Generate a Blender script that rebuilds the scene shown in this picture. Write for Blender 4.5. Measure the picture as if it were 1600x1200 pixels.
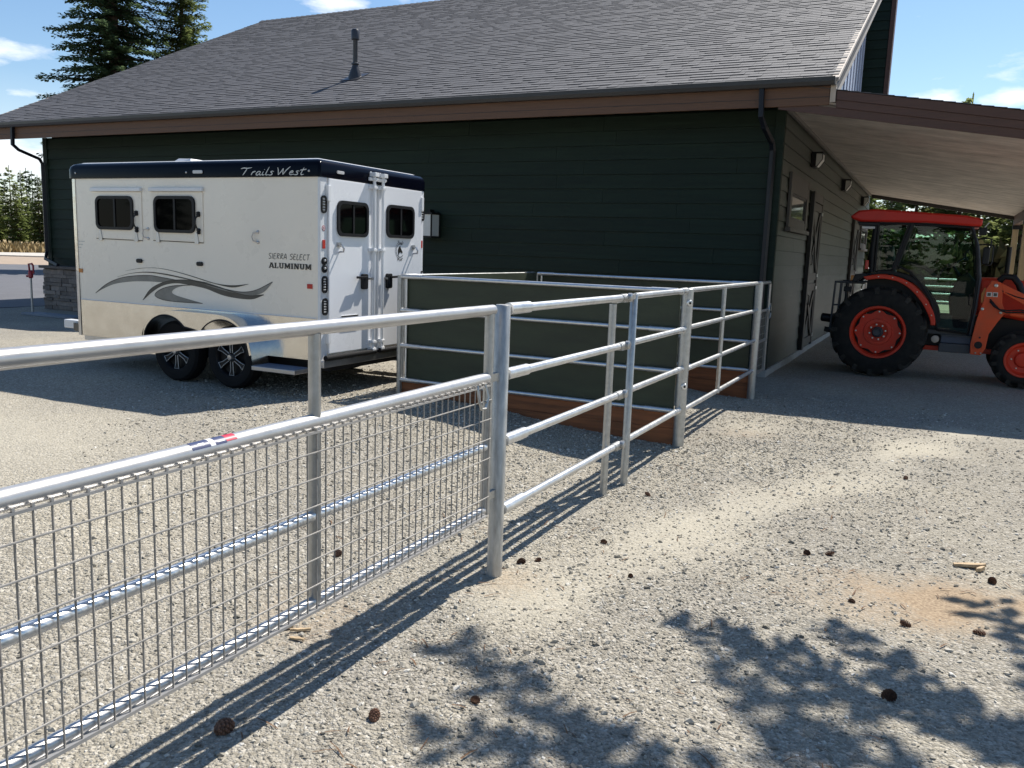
import bpy, bmesh, math, random
from mathutils import Vector, Matrix, noise
import numpy as np

# ------------------------------------------------------------------ reset
for o in list(bpy.data.objects):
    bpy.data.objects.remove(o)
S = bpy.context.scene
COL = S.collection
R = math.radians
rng = random.Random(7)

# ------------------------------------------------------------------ camera, sky, sun, exposure
cam_data = bpy.data.cameras.new('camera')
cam = bpy.data.objects.new('camera', cam_data)
COL.objects.link(cam)
ax = Vector((0.89414025, 0.44647383, 0.03426851))
ay = Vector((-0.0999975, 0.12449328, 0.98716864))
az = Vector((0.43647877, -0.88609398, 0.15596072))
cam.matrix_world = Matrix(((ax.x, ay.x, az.x, 0), (ax.y, ay.y, az.y, 0), (ax.z, ay.z, az.z, 1.7), (0, 0, 0, 1)))
cam_data.sensor_width = 36
cam_data.lens = 29.709
cam_data.clip_start = .05
cam_data.clip_end = 3000
S.camera = cam

SUN_V = Vector((.20, .67, 1.0)).normalized()
sun_el = math.asin(SUN_V.z)
sun_az = math.atan2(SUN_V.x, SUN_V.y)
ld = bpy.data.lights.new('sun', 'SUN')
ld.energy = 4.5
ld.angle = R(.55)
ld.color = (1, .955, .88)
sun = bpy.data.objects.new('sun', ld)
sun.rotation_euler = (-SUN_V).to_track_quat('-Z', 'Y').to_euler()
sun.location = (6, 20, 30)
COL.objects.link(sun)

W = bpy.data.worlds.new('World')
S.world = W
W.use_nodes = True
nt = W.node_tree
nt.nodes.clear()
wo = nt.nodes.new('ShaderNodeOutputWorld')
bg = nt.nodes.new('ShaderNodeBackground')
sky = nt.nodes.new('ShaderNodeTexSky')
sky.sky_type = 'NISHITA'
sky.sun_disc = False
sky.sun_elevation = sun_el
sky.sun_rotation = sun_az
sky.air_density = 1.0
sky.dust_density = .25
sky.ozone_density = 1.6
bg.inputs['Strength'].default_value = .092
# thin clouds: noise over the view direction flattened towards the horizon
tc = nt.nodes.new('ShaderNodeTexCoord')
sep = nt.nodes.new('ShaderNodeSeparateXYZ')
nt.links.new(tc.outputs['Generated'], sep.inputs[0])
mp = nt.nodes.new('ShaderNodeMapping')
mp.inputs['Scale'].default_value = (1, 1, 3.2)
mp.inputs['Location'].default_value = (.35, 1.9, .2)
nt.links.new(tc.outputs['Generated'], mp.inputs['Vector'])
nz = nt.nodes.new('ShaderNodeTexNoise')
nz.inputs['Scale'].default_value = 7.5
nz.inputs['Detail'].default_value = 9
nz.inputs['Roughness'].default_value = .58
nt.links.new(mp.outputs[0], nz.inputs['Vector'])
# cloud banks: (direction, size, density), flattened like cumulus over a low horizon
CLOUDS = [((-0.8181, 0.5462, 0.1801), 0.1, 0.85), ((-0.8421, 0.5127, 0.1675), 0.1, 0.7), ((-0.8233, 0.5514, 0.1345), 0.07, 0.75), ((-0.8289, 0.5547, 0.0722), 0.22, 1.1), ((-0.861, 0.505, 0.0613), 0.3, 1.1), ((-0.0115, 0.9856, 0.1687), 0.055, 0.8), ((0.0541, 0.9847, 0.1655), 0.06, 0.9), ((0.1081, 0.9779, 0.1791), 0.08, 0.9), ((-0.5959, 0.7633, 0.2496), 0.07, 0.7), ((-0.5337, 0.8034, 0.264), 0.07, 0.7), ((-0.0086, 0.9698, 0.2439), 0.05, 0.7), ((-0.8651, 0.4107, 0.2881), 0.35, 1.0), ((0.3109, 0.9317, 0.1877), 0.4, 1.0)]
best = None
for (dx, dy, dz), r, w in CLOUDS:
    vm = nt.nodes.new('ShaderNodeVectorMath')
    vm.operation = 'DISTANCE'
    nt.links.new(mp.outputs[0], vm.inputs[0])
    vm.inputs[1].default_value = (dx + .35, dy + 1.9, dz * 3.2 + .2)
    mr = nt.nodes.new('ShaderNodeMapRange')
    mr.inputs['From Min'].default_value = r
    mr.inputs['From Max'].default_value = 0
    mr.inputs['To Min'].default_value = 0
    mr.inputs['To Max'].default_value = .36 * w
    nt.links.new(vm.outputs['Value'], mr.inputs['Value'])
    if best is None:
        best = mr.outputs[0]
    else:
        m_ = nt.nodes.new('ShaderNodeMath')
        m_.operation = 'MAXIMUM'
        nt.links.new(best, m_.inputs[0])
        nt.links.new(mr.outputs[0], m_.inputs[1])
        best = m_.outputs[0]
addn = nt.nodes.new('ShaderNodeMath')
addn.operation = 'ADD'
nt.links.new(nz.outputs[0], addn.inputs[0])
nt.links.new(best, addn.inputs[1])
rmp = nt.nodes.new('ShaderNodeMapRange')
rmp.inputs['From Min'].default_value = .66
rmp.inputs['From Max'].default_value = .84
nt.links.new(addn.outputs[0], rmp.inputs['Value'])
hr = nt.nodes.new('ShaderNodeMapRange')     # milky band near the horizon
hr.inputs['From Min'].default_value = .16
hr.inputs['From Max'].default_value = .0
hr.inputs['To Min'].default_value = 0
hr.inputs['To Max'].default_value = .45
nt.links.new(sep.outputs['Z'], hr.inputs['Value'])
mx = nt.nodes.new('ShaderNodeMath')
mx.operation = 'MAXIMUM'
nt.links.new(rmp.outputs[0], mx.inputs[0])
nt.links.new(hr.outputs[0], mx.inputs[1])
mixc = nt.nodes.new('ShaderNodeMix')
mixc.data_type = 'RGBA'
nt.links.new(mx.outputs[0], mixc.inputs['Factor'])
sat = nt.nodes.new('ShaderNodeHueSaturation')
sat.inputs['Saturation'].default_value = 1.12
nt.links.new(sky.outputs[0], sat.inputs['Color'])
nt.links.new(sat.outputs[0], mixc.inputs['A'])
mixc.inputs['B'].default_value = (8.2, 8.5, 8.9, 1)
nt.links.new(mixc.outputs['Result'], bg.inputs['Color'])
nt.links.new(bg.outputs[0], wo.inputs['Surface'])

S.view_settings.view_transform = 'Standard'
S.view_settings.look = 'None'
S.view_settings.exposure = .68
S.cycles.max_bounces = 12
S.cycles.diffuse_bounces = 7
S.cycles.transparent_max_bounces = 16
S.view_settings.gamma = 1
S.view_settings.use_curve_mapping = False
S.render.engine = 'CYCLES'

# ------------------------------------------------------------------ materials
MATS = {}


def mat(name, col, rough=.6, metal=0., var=.0, scale=8., bump=0., bscale=60., spec=None, var2=None, coat=0., stretch=None, hue=None):
    """procedural material: base colour with two octaves of noise wear, optional fine relief"""
    if name in MATS:
        return MATS[name]
    m = bpy.data.materials.new(name)
    m.use_nodes = True
    t = m.node_tree
    b = t.nodes['Principled BSDF']
    b.inputs['Base Color'].default_value = (*col, 1)
    b.inputs['Roughness'].default_value = rough
    b.inputs['Metallic'].default_value = metal
    if spec is not None:
        b.inputs['Specular IOR Level'].default_value = spec
    if coat:
        b.inputs['Coat Weight'].default_value = coat
        b.inputs['Coat Roughness'].default_value = .06
    g = t.nodes.new('ShaderNodeNewGeometry')
    src = g.outputs['Position']
    if stretch:
        mpn = t.nodes.new('ShaderNodeMapping')
        mpn.inputs['Scale'].default_value = stretch
        t.links.new(src, mpn.inputs['Vector'])
        src = mpn.outputs[0]
    if var:
        n = t.nodes.new('ShaderNodeTexNoise')
        n.inputs['Scale'].default_value = scale
        n.inputs['Detail'].default_value = 7
        n.inputs['Roughness'].default_value = .65
        t.links.new(src, n.inputs['Vector'])
        mr = t.nodes.new('ShaderNodeMapRange')
        mr.inputs['From Min'].default_value = .3
        mr.inputs['From Max'].default_value = .7
        t.links.new(n.outputs[0], mr.inputs['Value'])
        mi = t.nodes.new('ShaderNodeMix')
        mi.data_type = 'RGBA'
        c2 = var2 if var2 else tuple(min(1, c * (1 + var)) for c in col)
        c1 = tuple(c * (1 - var) for c in col) if not var2 else col
        mi.inputs['A'].default_value = (*c1, 1)
        mi.inputs['B'].default_value = (*c2, 1)
        t.links.new(mr.outputs[0], mi.inputs['Factor'])
        last = mi.outputs['Result']
        oi = t.nodes.new('ShaderNodeObjectInfo')
        hs = t.nodes.new('ShaderNodeHueSaturation')
        mv = t.nodes.new('ShaderNodeMapRange')
        k = hue if hue is not None else .06
        mv.inputs['To Min'].default_value = 1 - k
        mv.inputs['To Max'].default_value = 1 + k
        t.links.new(oi.outputs['Random'], mv.inputs['Value'])
        t.links.new(mv.outputs[0], hs.inputs['Value'])
        t.links.new(last, hs.inputs['Color'])
        t.links.new(hs.outputs[0], b.inputs['Base Color'])
        mr2 = t.nodes.new('ShaderNodeMapRange')
        mr2.inputs['To Min'].default_value = max(.02, rough - .1)
        mr2.inputs['To Max'].default_value = min(1, rough + .1)
        t.links.new(n.outputs[0], mr2.inputs['Value'])
        t.links.new(mr2.outputs[0], b.inputs['Roughness'])
    if bump:
        n2 = t.nodes.new('ShaderNodeTexNoise')
        n2.inputs['Scale'].default_value = bscale
        n2.inputs['Detail'].default_value = 5
        t.links.new(src, n2.inputs['Vector'])
        bp = t.nodes.new('ShaderNodeBump')
        bp.inputs['Strength'].default_value = bump
        bp.inputs['Distance'].default_value = .01
        t.links.new(n2.outputs[0], bp.inputs['Height'])
        t.links.new(bp.outputs[0], b.inputs['Normal'])
    MATS[name] = m
    return m


GALV = mat('galvanised_steel', (.43, .435, .43), .40, .85, .16, 24, .05, 90)
GALV_B = mat('bright_galvanised_rail', (.68, .685, .685), .36, .82, .12, 18, .03, 80)
GALV_OLD = mat('dull_galvanised_post', (.42, .415, .40), .46, .7, .28, 14, .1, 70, stretch=(3, 3, .6))
WIRE = mat('galvanised_wire', (.29, .275, .255), .55, .4, .2, 30)
GATEPAINT = mat('silver_gate_paint', (.50, .49, .48), .36, .6, .08, 10, .02, 60)
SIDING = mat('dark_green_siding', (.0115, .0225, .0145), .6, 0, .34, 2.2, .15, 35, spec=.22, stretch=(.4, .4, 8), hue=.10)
SIDING_G = mat('bounce_lit_siding', (.062, .069, .055), .45, 0, .30, 2.5, .12, 35, stretch=(.4, .4, 7), hue=.16)  # same green paint as the eave wall, greyed for bounced grazing light
WALLCORE = mat('wall_core', (.02, .03, .026), .7, 0, .1)
METALCLAD = mat('dark_metal_cladding', (.02, .025, .04), .45, .2, .08)
CLADRIB = mat('sky_lit_cladding_rib', (.50, .54, .66), .35, .2, .06)  # pale blue stands for sky reflected in the ribbed metal
BROWN = mat('brown_fascia_wood', (.118, .058, .030), .6, 0, .22, 5, .12, 40, stretch=(.5, 3, 12))
BROWN2 = mat('dark_brown_porch_fascia', (.085, .042, .030), .6, 0, .2, 5, .12, 40, stretch=(.5, 3, 12))
BARGE = mat('pale_tan_trim', (.46, .385, .31), .6, 0, .1, 8)  # pale tan with slight random tone
GUTTER = mat('charcoal_gutter', (.030, .032, .036), .35, .1, .12, 6)
SPOUT = mat('dark_downspout', (.008, .010, .016), .4, 0, .1, 6, spec=.3)
CEIL = mat('porch_ceiling_wood', (.70, .645, .585), .6, 0, .34, 1.5, .10, 30, var2=(.40, .37, .34), stretch=(1.2, 1.6, 1), hue=.07)
TRIMD = mat('dark_trim', (.028, .024, .022), .5, 0, .15, 8)
DOORP = mat('door_board_paint', (.085, .088, .078), .5, 0, .2, 4)
TRIMB = mat('window_trim', (.075, .066, .056), .55, 0, .2, 6)
CONC = mat('concrete_footing', (.36, .35, .33), .85, 0, .2, 10, .2, 80)
STONEM = mat('ledge_stone', (.20, .165, .14), .85, 0, .3, 14, .5, 60, hue=.4)
GLASSD = mat('dark_window_glass', (.002, .0022, .0025), .04, 0, spec=.045)
GLASSW = mat('pale_window_glass', (.10, .11, .11), .05, 0, spec=.9)
FROST = mat('frosted_lamp_glass', (.62, .62, .58), .35, 0, .05, 20)
BLACKM = mat('black_metal', (.008, .008, .009), .45, 0, spec=.3)
BLACKP = mat('black_plastic', (.010, .010, .011), .5, 0, .15, 20, spec=.3)
WHITE = mat('white_trailer_paint', (.84, .77, .66), .28, 0, .010, 1.2, coat=.25)
WHITE_R = mat('white_door_paint', (.80, .81, .83), .3, 0, .02, 2, coat=.2)
WHITE_F = mat('white_frame_paint', (.74, .75, .76), .35, 0, .03, 10)
NAVY = mat('navy_roof_band', (.002, .0026, .0065), .16, 0, spec=.10)
ROOFT = mat('trailer_roof_skin', (.55, .56, .58), .4, .2, .05, 4)
ALU = mat('polished_aluminium', (.70, .675, .63), .2, 1., .10, 5, .35, 9)
ALU_D = mat('brushed_aluminium', (.50, .50, .51), .32, .9, .1, 14, .05, 80)
RUBBER = mat('black_rubber', (.007, .007, .0075), .8, 0, .2, 20, .3, 80, spec=.25)
RUBBER_T = mat('dusty_tractor_tyre', (.012, .0115, .011), .85, 0, .4, 9, .3, 60, spec=.25, var2=(.028, .026, .023))
RED_R = mat('red_reflector', (.45, .02, .015), .2, 0)
AMBER = mat('amber_reflector', (.50, .18, .03), .25, 0)
LENSM = mat('smoked_lamp_lens', (.03, .03, .032), .15, 0)
CLEARL = mat('clear_lamp_lens', (.55, .55, .55), .15, 0)
DECAL_D = mat('dark_grey_decal', (.055, .052, .045), .35, 0, .25, 6)
DECAL_M = mat('taupe_decal', (.20, .195, .175), .35, 0, .35, 3)
DECAL_K = mat('black_decal', (.015, .014, .013), .35, 0)
DECAL_S = mat('silver_lettering', (.55, .54, .52), .35, .3)
TRED = mat('tractor_orange_red', (.68, .036, .012), .45, 0, .12, 3.5, .06, 120, spec=.3, var2=(.50, .055, .028))
TORANGE = mat('loader_orange', (.72, .080, .018), .46, 0, .14, 3.5, .06, 120, spec=.3, var2=(.55, .095, .035))
TROOF = mat('cab_roof_red', (.52, .024, .014), .42, 0, .10, 4, spec=.35)
TGREY = mat('tractor_grey', (.055, .058, .065), .55, 0, .15, 8)
TBLUE = mat('blue_grey_step', (.05, .065, .10), .5, 0, .1, 8)
BRASS = mat('zinc_bolt', (.62, .60, .52), .35, .6)
KICK = mat('brown_kick_board', (.23, .078, .026), .6, 0, .45, 3.5, .2, 40, stretch=(.5, .5, 7), hue=.08)
PENB = mat('olive_pen_board', (.034, .043, .023), .6, 0, .38, 2.2, .10, 40, stretch=(.7, .7, 2.5))
POSTW = mat('tan_porch_post', (.40, .28, .14), .6, 0, .2, 4, stretch=(6, 6, .7))
HYDR = mat('red_hydrant_paint', (.33, .02, .03), .4, 0, .1, 20)
CONEM = mat('pine_cone_scale', (.13, .066, .040), .85, 0, .5, 60, hue=.35)
WOODB = mat('split_wood', (.47, .34, .20), .75, 0, .3, 25, .3, 90, stretch=(1, 4, 4))
BARK = mat('bark', (.085, .062, .045), .9, 0, .35, 8, .6, 20, stretch=(5, 5, .8))
STKBLUE = mat('sticker_blue', (.05, .06, .13), .35, 0)
STKRED = mat('sticker_red', (.50, .03, .06), .35, 0)
STKWHITE = mat('sticker_white', (.7, .7, .72), .35, 0)
SEATM = mat('cab_seat_vinyl', (.02, .02, .021), .6, 0, .15, 20)


def shingle_mat():
    m = bpy.data.materials.new('charcoal_shingle')
    m.use_nodes = True
    t = m.node_tree
    b = t.nodes['Principled BSDF']
    b.inputs['Roughness'].default_value = .72
    at = t.nodes.new('ShaderNodeAttribute')
    at.attribute_name = 'tone'
    g = t.nodes.new('ShaderNodeNewGeometry')
    n = t.nodes.new('ShaderNodeTexNoise')
    n.inputs['Scale'].default_value = 220
    n.inputs['Detail'].default_value = 3
    t.links.new(g.outputs['Position'], n.inputs['Vector'])
    ml = t.nodes.new('ShaderNodeMapRange')
    ml.inputs['To Min'].default_value = .55
    ml.inputs['To Max'].default_value = 1.45
    t.links.new(n.outputs[0], ml.inputs['Value'])
    mu = t.nodes.new('ShaderNodeMath')
    mu.operation = 'MULTIPLY'
    t.links.new(at.outputs['Fac'], mu.inputs[0])
    t.links.new(ml.outputs[0], mu.inputs[1])
    cm = t.nodes.new('ShaderNodeMix')
    cm.data_type = 'RGBA'
    cm.inputs['A'].default_value = (.030, .030, .034, 1)
    cm.inputs['B'].default_value = (.118, .114, .118, 1)
    t.links.new(mu.outputs[0], cm.inputs['Factor'])
    t.links.new(cm.outputs['Result'], b.inputs['Base Color'])
    bp = t.nodes.new('ShaderNodeBump')
    bp.inputs['Strength'].default_value = .5
    bp.inputs['Distance'].default_value = .004
    t.links.new(n.outputs[0], bp.inputs['Height'])
    t.links.new(bp.outputs[0], b.inputs['Normal'])
    return m


SHINGLE = shingle_mat()


def cab_glass():
    m = bpy.data.materials.new('green_tinted_cab_glass')
    m.use_nodes = True
    t = m.node_tree
    t.nodes.clear()
    o = t.nodes.new('ShaderNodeOutputMaterial')
    tr = t.nodes.new('ShaderNodeBsdfTransparent')
    tr.inputs['Color'].default_value = (.56, .76, .66, 1)
    gl = t.nodes.new('ShaderNodeBsdfGlossy')
    gl.inputs['Roughness'].default_value = .0
    fr = t.nodes.new('ShaderNodeLayerWeight')
    fr.inputs['Blend'].default_value = .07
    mi = t.nodes.new('ShaderNodeMixShader')
    fa = t.nodes.new('ShaderNodeMath')
    fa.operation = 'ADD'
    fa.inputs[1].default_value = .035
    t.links.new(fr.outputs['Fresnel'], fa.inputs[0])
    t.links.new(fa.outputs[0], mi.inputs[0])
    t.links.new(tr.outputs[0], mi.inputs[1])
    t.links.new(gl.outputs[0], mi.inputs[2])
    t.links.new(mi.outputs[0], o.inputs[0])
    return m


CABGLASS = cab_glass()


def foliage_mat(name, c1, c2, trans=.35):
    m = bpy.data.materials.new(name)
    m.use_nodes = True
    t = m.node_tree
    t.nodes.clear()
    o = t.nodes.new('ShaderNodeOutputMaterial')
    g = t.nodes.new('ShaderNodeNewGeometry')
    oi = t.nodes.new('ShaderNodeObjectInfo')
    n = t.nodes.new('ShaderNodeTexNoise')
    n.inputs['Scale'].default_value = .9
    n.inputs['Detail'].default_value = 5
    t.links.new(g.outputs['Position'], n.inputs['Vector'])
    ad = t.nodes.new('ShaderNodeMath')
    ad.operation = 'MULTIPLY_ADD'
    ad.inputs[1].default_value = .45
    t.links.new(g.outputs['Random Per Island'], ad.inputs[0])
    t.links.new(n.outputs[0], ad.inputs[2])
    mr = t.nodes.new('ShaderNodeMapRange')
    mr.inputs['From Min'].default_value = .35
    mr.inputs['From Max'].default_value = 1.0
    t.links.new(ad.outputs[0], mr.inputs['Value'])
    mi = t.nodes.new('ShaderNodeMix')
    mi.data_type = 'RGBA'
    mi.inputs['A'].default_value = (*c1, 1)
    mi.inputs['B'].default_value = (*c2, 1)
    t.links.new(mr.outputs[0], mi.inputs['Factor'])
    hs = t.nodes.new('ShaderNodeHueSaturation')
    mv = t.nodes.new('ShaderNodeMapRange')
    mv.inputs['To Min'].default_value = .75
    mv.inputs['To Max'].default_value = 1.25
    t.links.new(oi.outputs['Random'], mv.inputs['Value'])
    t.links.new(mv.outputs[0], hs.inputs['Value'])
    t.links.new(mi.outputs['Result'], hs.inputs['Color'])
    d = t.nodes.new('ShaderNodeBsdfDiffuse')
    tl = t.nodes.new('ShaderNodeBsdfTranslucent')
    t.links.new(hs.outputs[0], d.inputs['Color'])
    t.links.new(hs.outputs[0], tl.inputs['Color'])
    ms = t.nodes.new('ShaderNodeMixShader')
    ms.inputs[0].default_value = trans
    t.links.new(d.outputs[0], ms.inputs[1])
    t.links.new(tl.outputs[0], ms.inputs[2])
    t.links.new(ms.outputs[0], o.inputs[0])
    return m


FIR = foliage_mat('fir_needles', (.045, .078, .042), (.105, .145, .065), .55)
LARCH = foliage_mat('light_conifer_needles', (.10, .145, .045), (.23, .265, .095), .6)
PINE = foliage_mat('pine_needles', (.095, .13, .042), (.21, .235, .09), .6)


def gravel_mat():
    m = bpy.data.materials.new('crushed_gravel')
    m.use_nodes = True
    t = m.node_tree
    L = t.links
    b = t.nodes['Principled BSDF']
    b.inputs['Roughness'].default_value = .95
    b.inputs['Specular IOR Level'].default_value = .2
    g = t.nodes.new('ShaderNodeNewGeometry')
    pos = g.outputs['Position']

    def vor(sc, feat='F1'):
        v = t.nodes.new('ShaderNodeTexVoronoi')
        v.feature = feat
        v.inputs['Scale'].default_value = sc
        L.new(pos, v.inputs['Vector'])
        return v

    def noi(sc, det=6, ro=.6):
        n = t.nodes.new('ShaderNodeTexNoise')
        n.inputs['Scale'].default_value = sc
        n.inputs['Detail'].default_value = det
        n.inputs['Roughness'].default_value = ro
        L.new(pos, n.inputs['Vector'])
        return n

    def ramp(src, stops):
        r = t.nodes.new('ShaderNodeValToRGB')
        e = r.color_ramp.elements
        e[0].position, e[0].color = stops[0][0], (*stops[0][1], 1)
        e[1].position, e[1].color = stops[-1][0], (*stops[-1][1], 1)
        for p, c in stops[1:-1]:
            q = e.new(p)
            q.color = (*c, 1)
        L.new(src, r.inputs[0])
        return r.outputs[0]

    def mix(f, a, bb, typ='MIX'):
        x = t.nodes.new('ShaderNodeMix')
        x.data_type = 'RGBA'
        x.blend_type = typ
        for k, v in (('Factor', f), ('A', a), ('B', bb)):
            if isinstance(v, (int, float)):
                x.inputs[k].default_value = v
            elif isinstance(v, tuple):
                x.inputs[k].default_value = (*v, 1)
            else:
                L.new(v, x.inputs[k])
        return x.outputs['Result']
    v1, v2, v3 = vor(58), vor(115), vor(26)
    sp = t.nodes.new('ShaderNodeSeparateColor')
    L.new(v1.outputs['Color'], sp.inputs[0])
    sp2 = t.nodes.new('ShaderNodeSeparateColor')
    L.new(v2.outputs['Color'], sp2.inputs[0])
    pal = [(0, (.17, .153, .125)), (.25, (.275, .252, .205)), (.55, (.35, .32, .262)), (.85, (.425, .392, .33)), (1, (.58, .545, .48))]
    c1 = ramp(sp.outputs[0], pal)
    c2 = ramp(sp2.outputs[0], pal)
    n0 = noi(9, 4)
    c = mix(n0.outputs[0], c1, c2)
    # broad tone drift
    nb = noi(.55, 5)
    tone = ramp(nb.outputs[0], [(.3, (.84, .84, .86)), (.7, (1.12, 1.10, 1.05))])
    c = mix(1., c, tone, 'MULTIPLY')
    # fines (pale sandy tracks) and brown earth, from mesh attributes
    at = t.nodes.new('ShaderNodeAttribute')
    at.attribute_name = 'sand'
    nsd = noi(26, 6, .7)
    sm = t.nodes.new('ShaderNodeMath')
    sm.operation = 'MULTIPLY_ADD'
    sm.use_clamp = True
    L.new(nsd.outputs[0], sm.inputs[0])
    sm.inputs[1].default_value = 1.3
    sub = t.nodes.new('ShaderNodeMath')
    sub.operation = 'MULTIPLY_ADD'
    L.new(at.outputs['Fac'], sub.inputs[0])
    sub.inputs[1].default_value = 1.25
    sub.inputs[2].default_value = -.95
    L.new(sub.outputs[0], sm.inputs[2])
    ncol = noi(70, 5)
    sandc = ramp(ncol.outputs[0], [(.3, (.345, .312, .240)), (.7, (.50, .458, .370))])
    c = mix(sm.outputs[0], c, sandc)
    ad = t.nodes.new('ShaderNodeAttribute')
    ad.attribute_name = 'dirt'
    dm = t.nodes.new('ShaderNodeMath')
    dm.operation = 'MULTIPLY_ADD'
    dm.use_clamp = True
    L.new(nsd.outputs[0], dm.inputs[0])
    dm.inputs[1].default_value = 1.4
    sub2 = t.nodes.new('ShaderNodeMath')
    sub2.operation = 'MULTIPLY_ADD'
    L.new(ad.outputs['Fac'], sub2.inputs[0])
    sub2.inputs[1].default_value = 1.3
    sub2.inputs[2].default_value = -.82
    L.new(sub2.outputs[0], dm.inputs[2])
    dirtc = ramp(ncol.outputs[0], [(.3, (.20, .145, .095)), (.7, (.42, .32, .215))])
    c = mix(dm.outputs[0], c, dirtc)
    L.new(c, b.inputs['Base Color'])
    # relief: stones and gaps
    h = t.nodes.new('ShaderNodeMath')
    h.operation = 'ADD'
    L.new(v1.outputs['Distance'], h.inputs[0])
    h2 = t.nodes.new('ShaderNodeMath')
    h2.operation = 'MULTIPLY'
    h2.inputs[1].default_value = .5
    L.new(v2.outputs['Distance'], h2.inputs[0])
    L.new(h2.outputs[0], h.inputs[1])
    h3 = t.nodes.new('ShaderNodeMath')
    h3.operation = 'MULTIPLY_ADD'
    h3.inputs[1].default_value = .45
    L.new(v3.outputs['Distance'], h3.inputs[0])
    L.new(h.outputs[0], h3.inputs[2])
    bp = t.nodes.new('ShaderNodeBump')
    bp.invert = True
    bs = t.nodes.new('ShaderNodeMapRange')
    bs.inputs['To Min'].default_value = .80
    bs.inputs['To Max'].default_value = .22
    mxs = t.nodes.new('ShaderNodeMath')
    mxs.operation = 'MAXIMUM'
    L.new(sm.outputs[0], mxs.inputs[0])
    L.new(dm.outputs[0], mxs.inputs[1])
    L.new(mxs.outputs[0], bs.inputs['Value'])
    L.new(bs.outputs[0], bp.inputs['Strength'])
    bp.inputs['Distance'].default_value = .016
    L.new(h3.outputs[0], bp.inputs['Height'])
    L.new(bp.outputs[0], b.inputs['Normal'])
    return m


GRAVEL = gravel_mat()


def stone_mat():
    m = bpy.data.materials.new('loose_gravel_stone')
    m.use_nodes = True
    t = m.node_tree
    b = t.nodes['Principled BSDF']
    b.inputs['Roughness'].default_value = .9
    b.inputs['Specular IOR Level'].default_value = .25
    oi = t.nodes.new('ShaderNodeObjectInfo')
    r = t.nodes.new('ShaderNodeValToRGB')
    e = r.color_ramp.elements
    e[0].color = (.16, .147, .122, 1)
    e[1].color = (.62, .59, .53, 1)
    for p, c in ((.18, (.255, .233, .190)), (.52, (.345, .316, .26)), (.82, (.43, .398, .335))):
        q = e.new(p)
        q.color = (*c, 1)
    t.links.new(oi.outputs['Random'], r.inputs[0])
    t.links.new(r.outputs[0], b.inputs['Base Color'])
    return m


STONE = stone_mat()

# ------------------------------------------------------------------ mesh builder
ORG = {}


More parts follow.
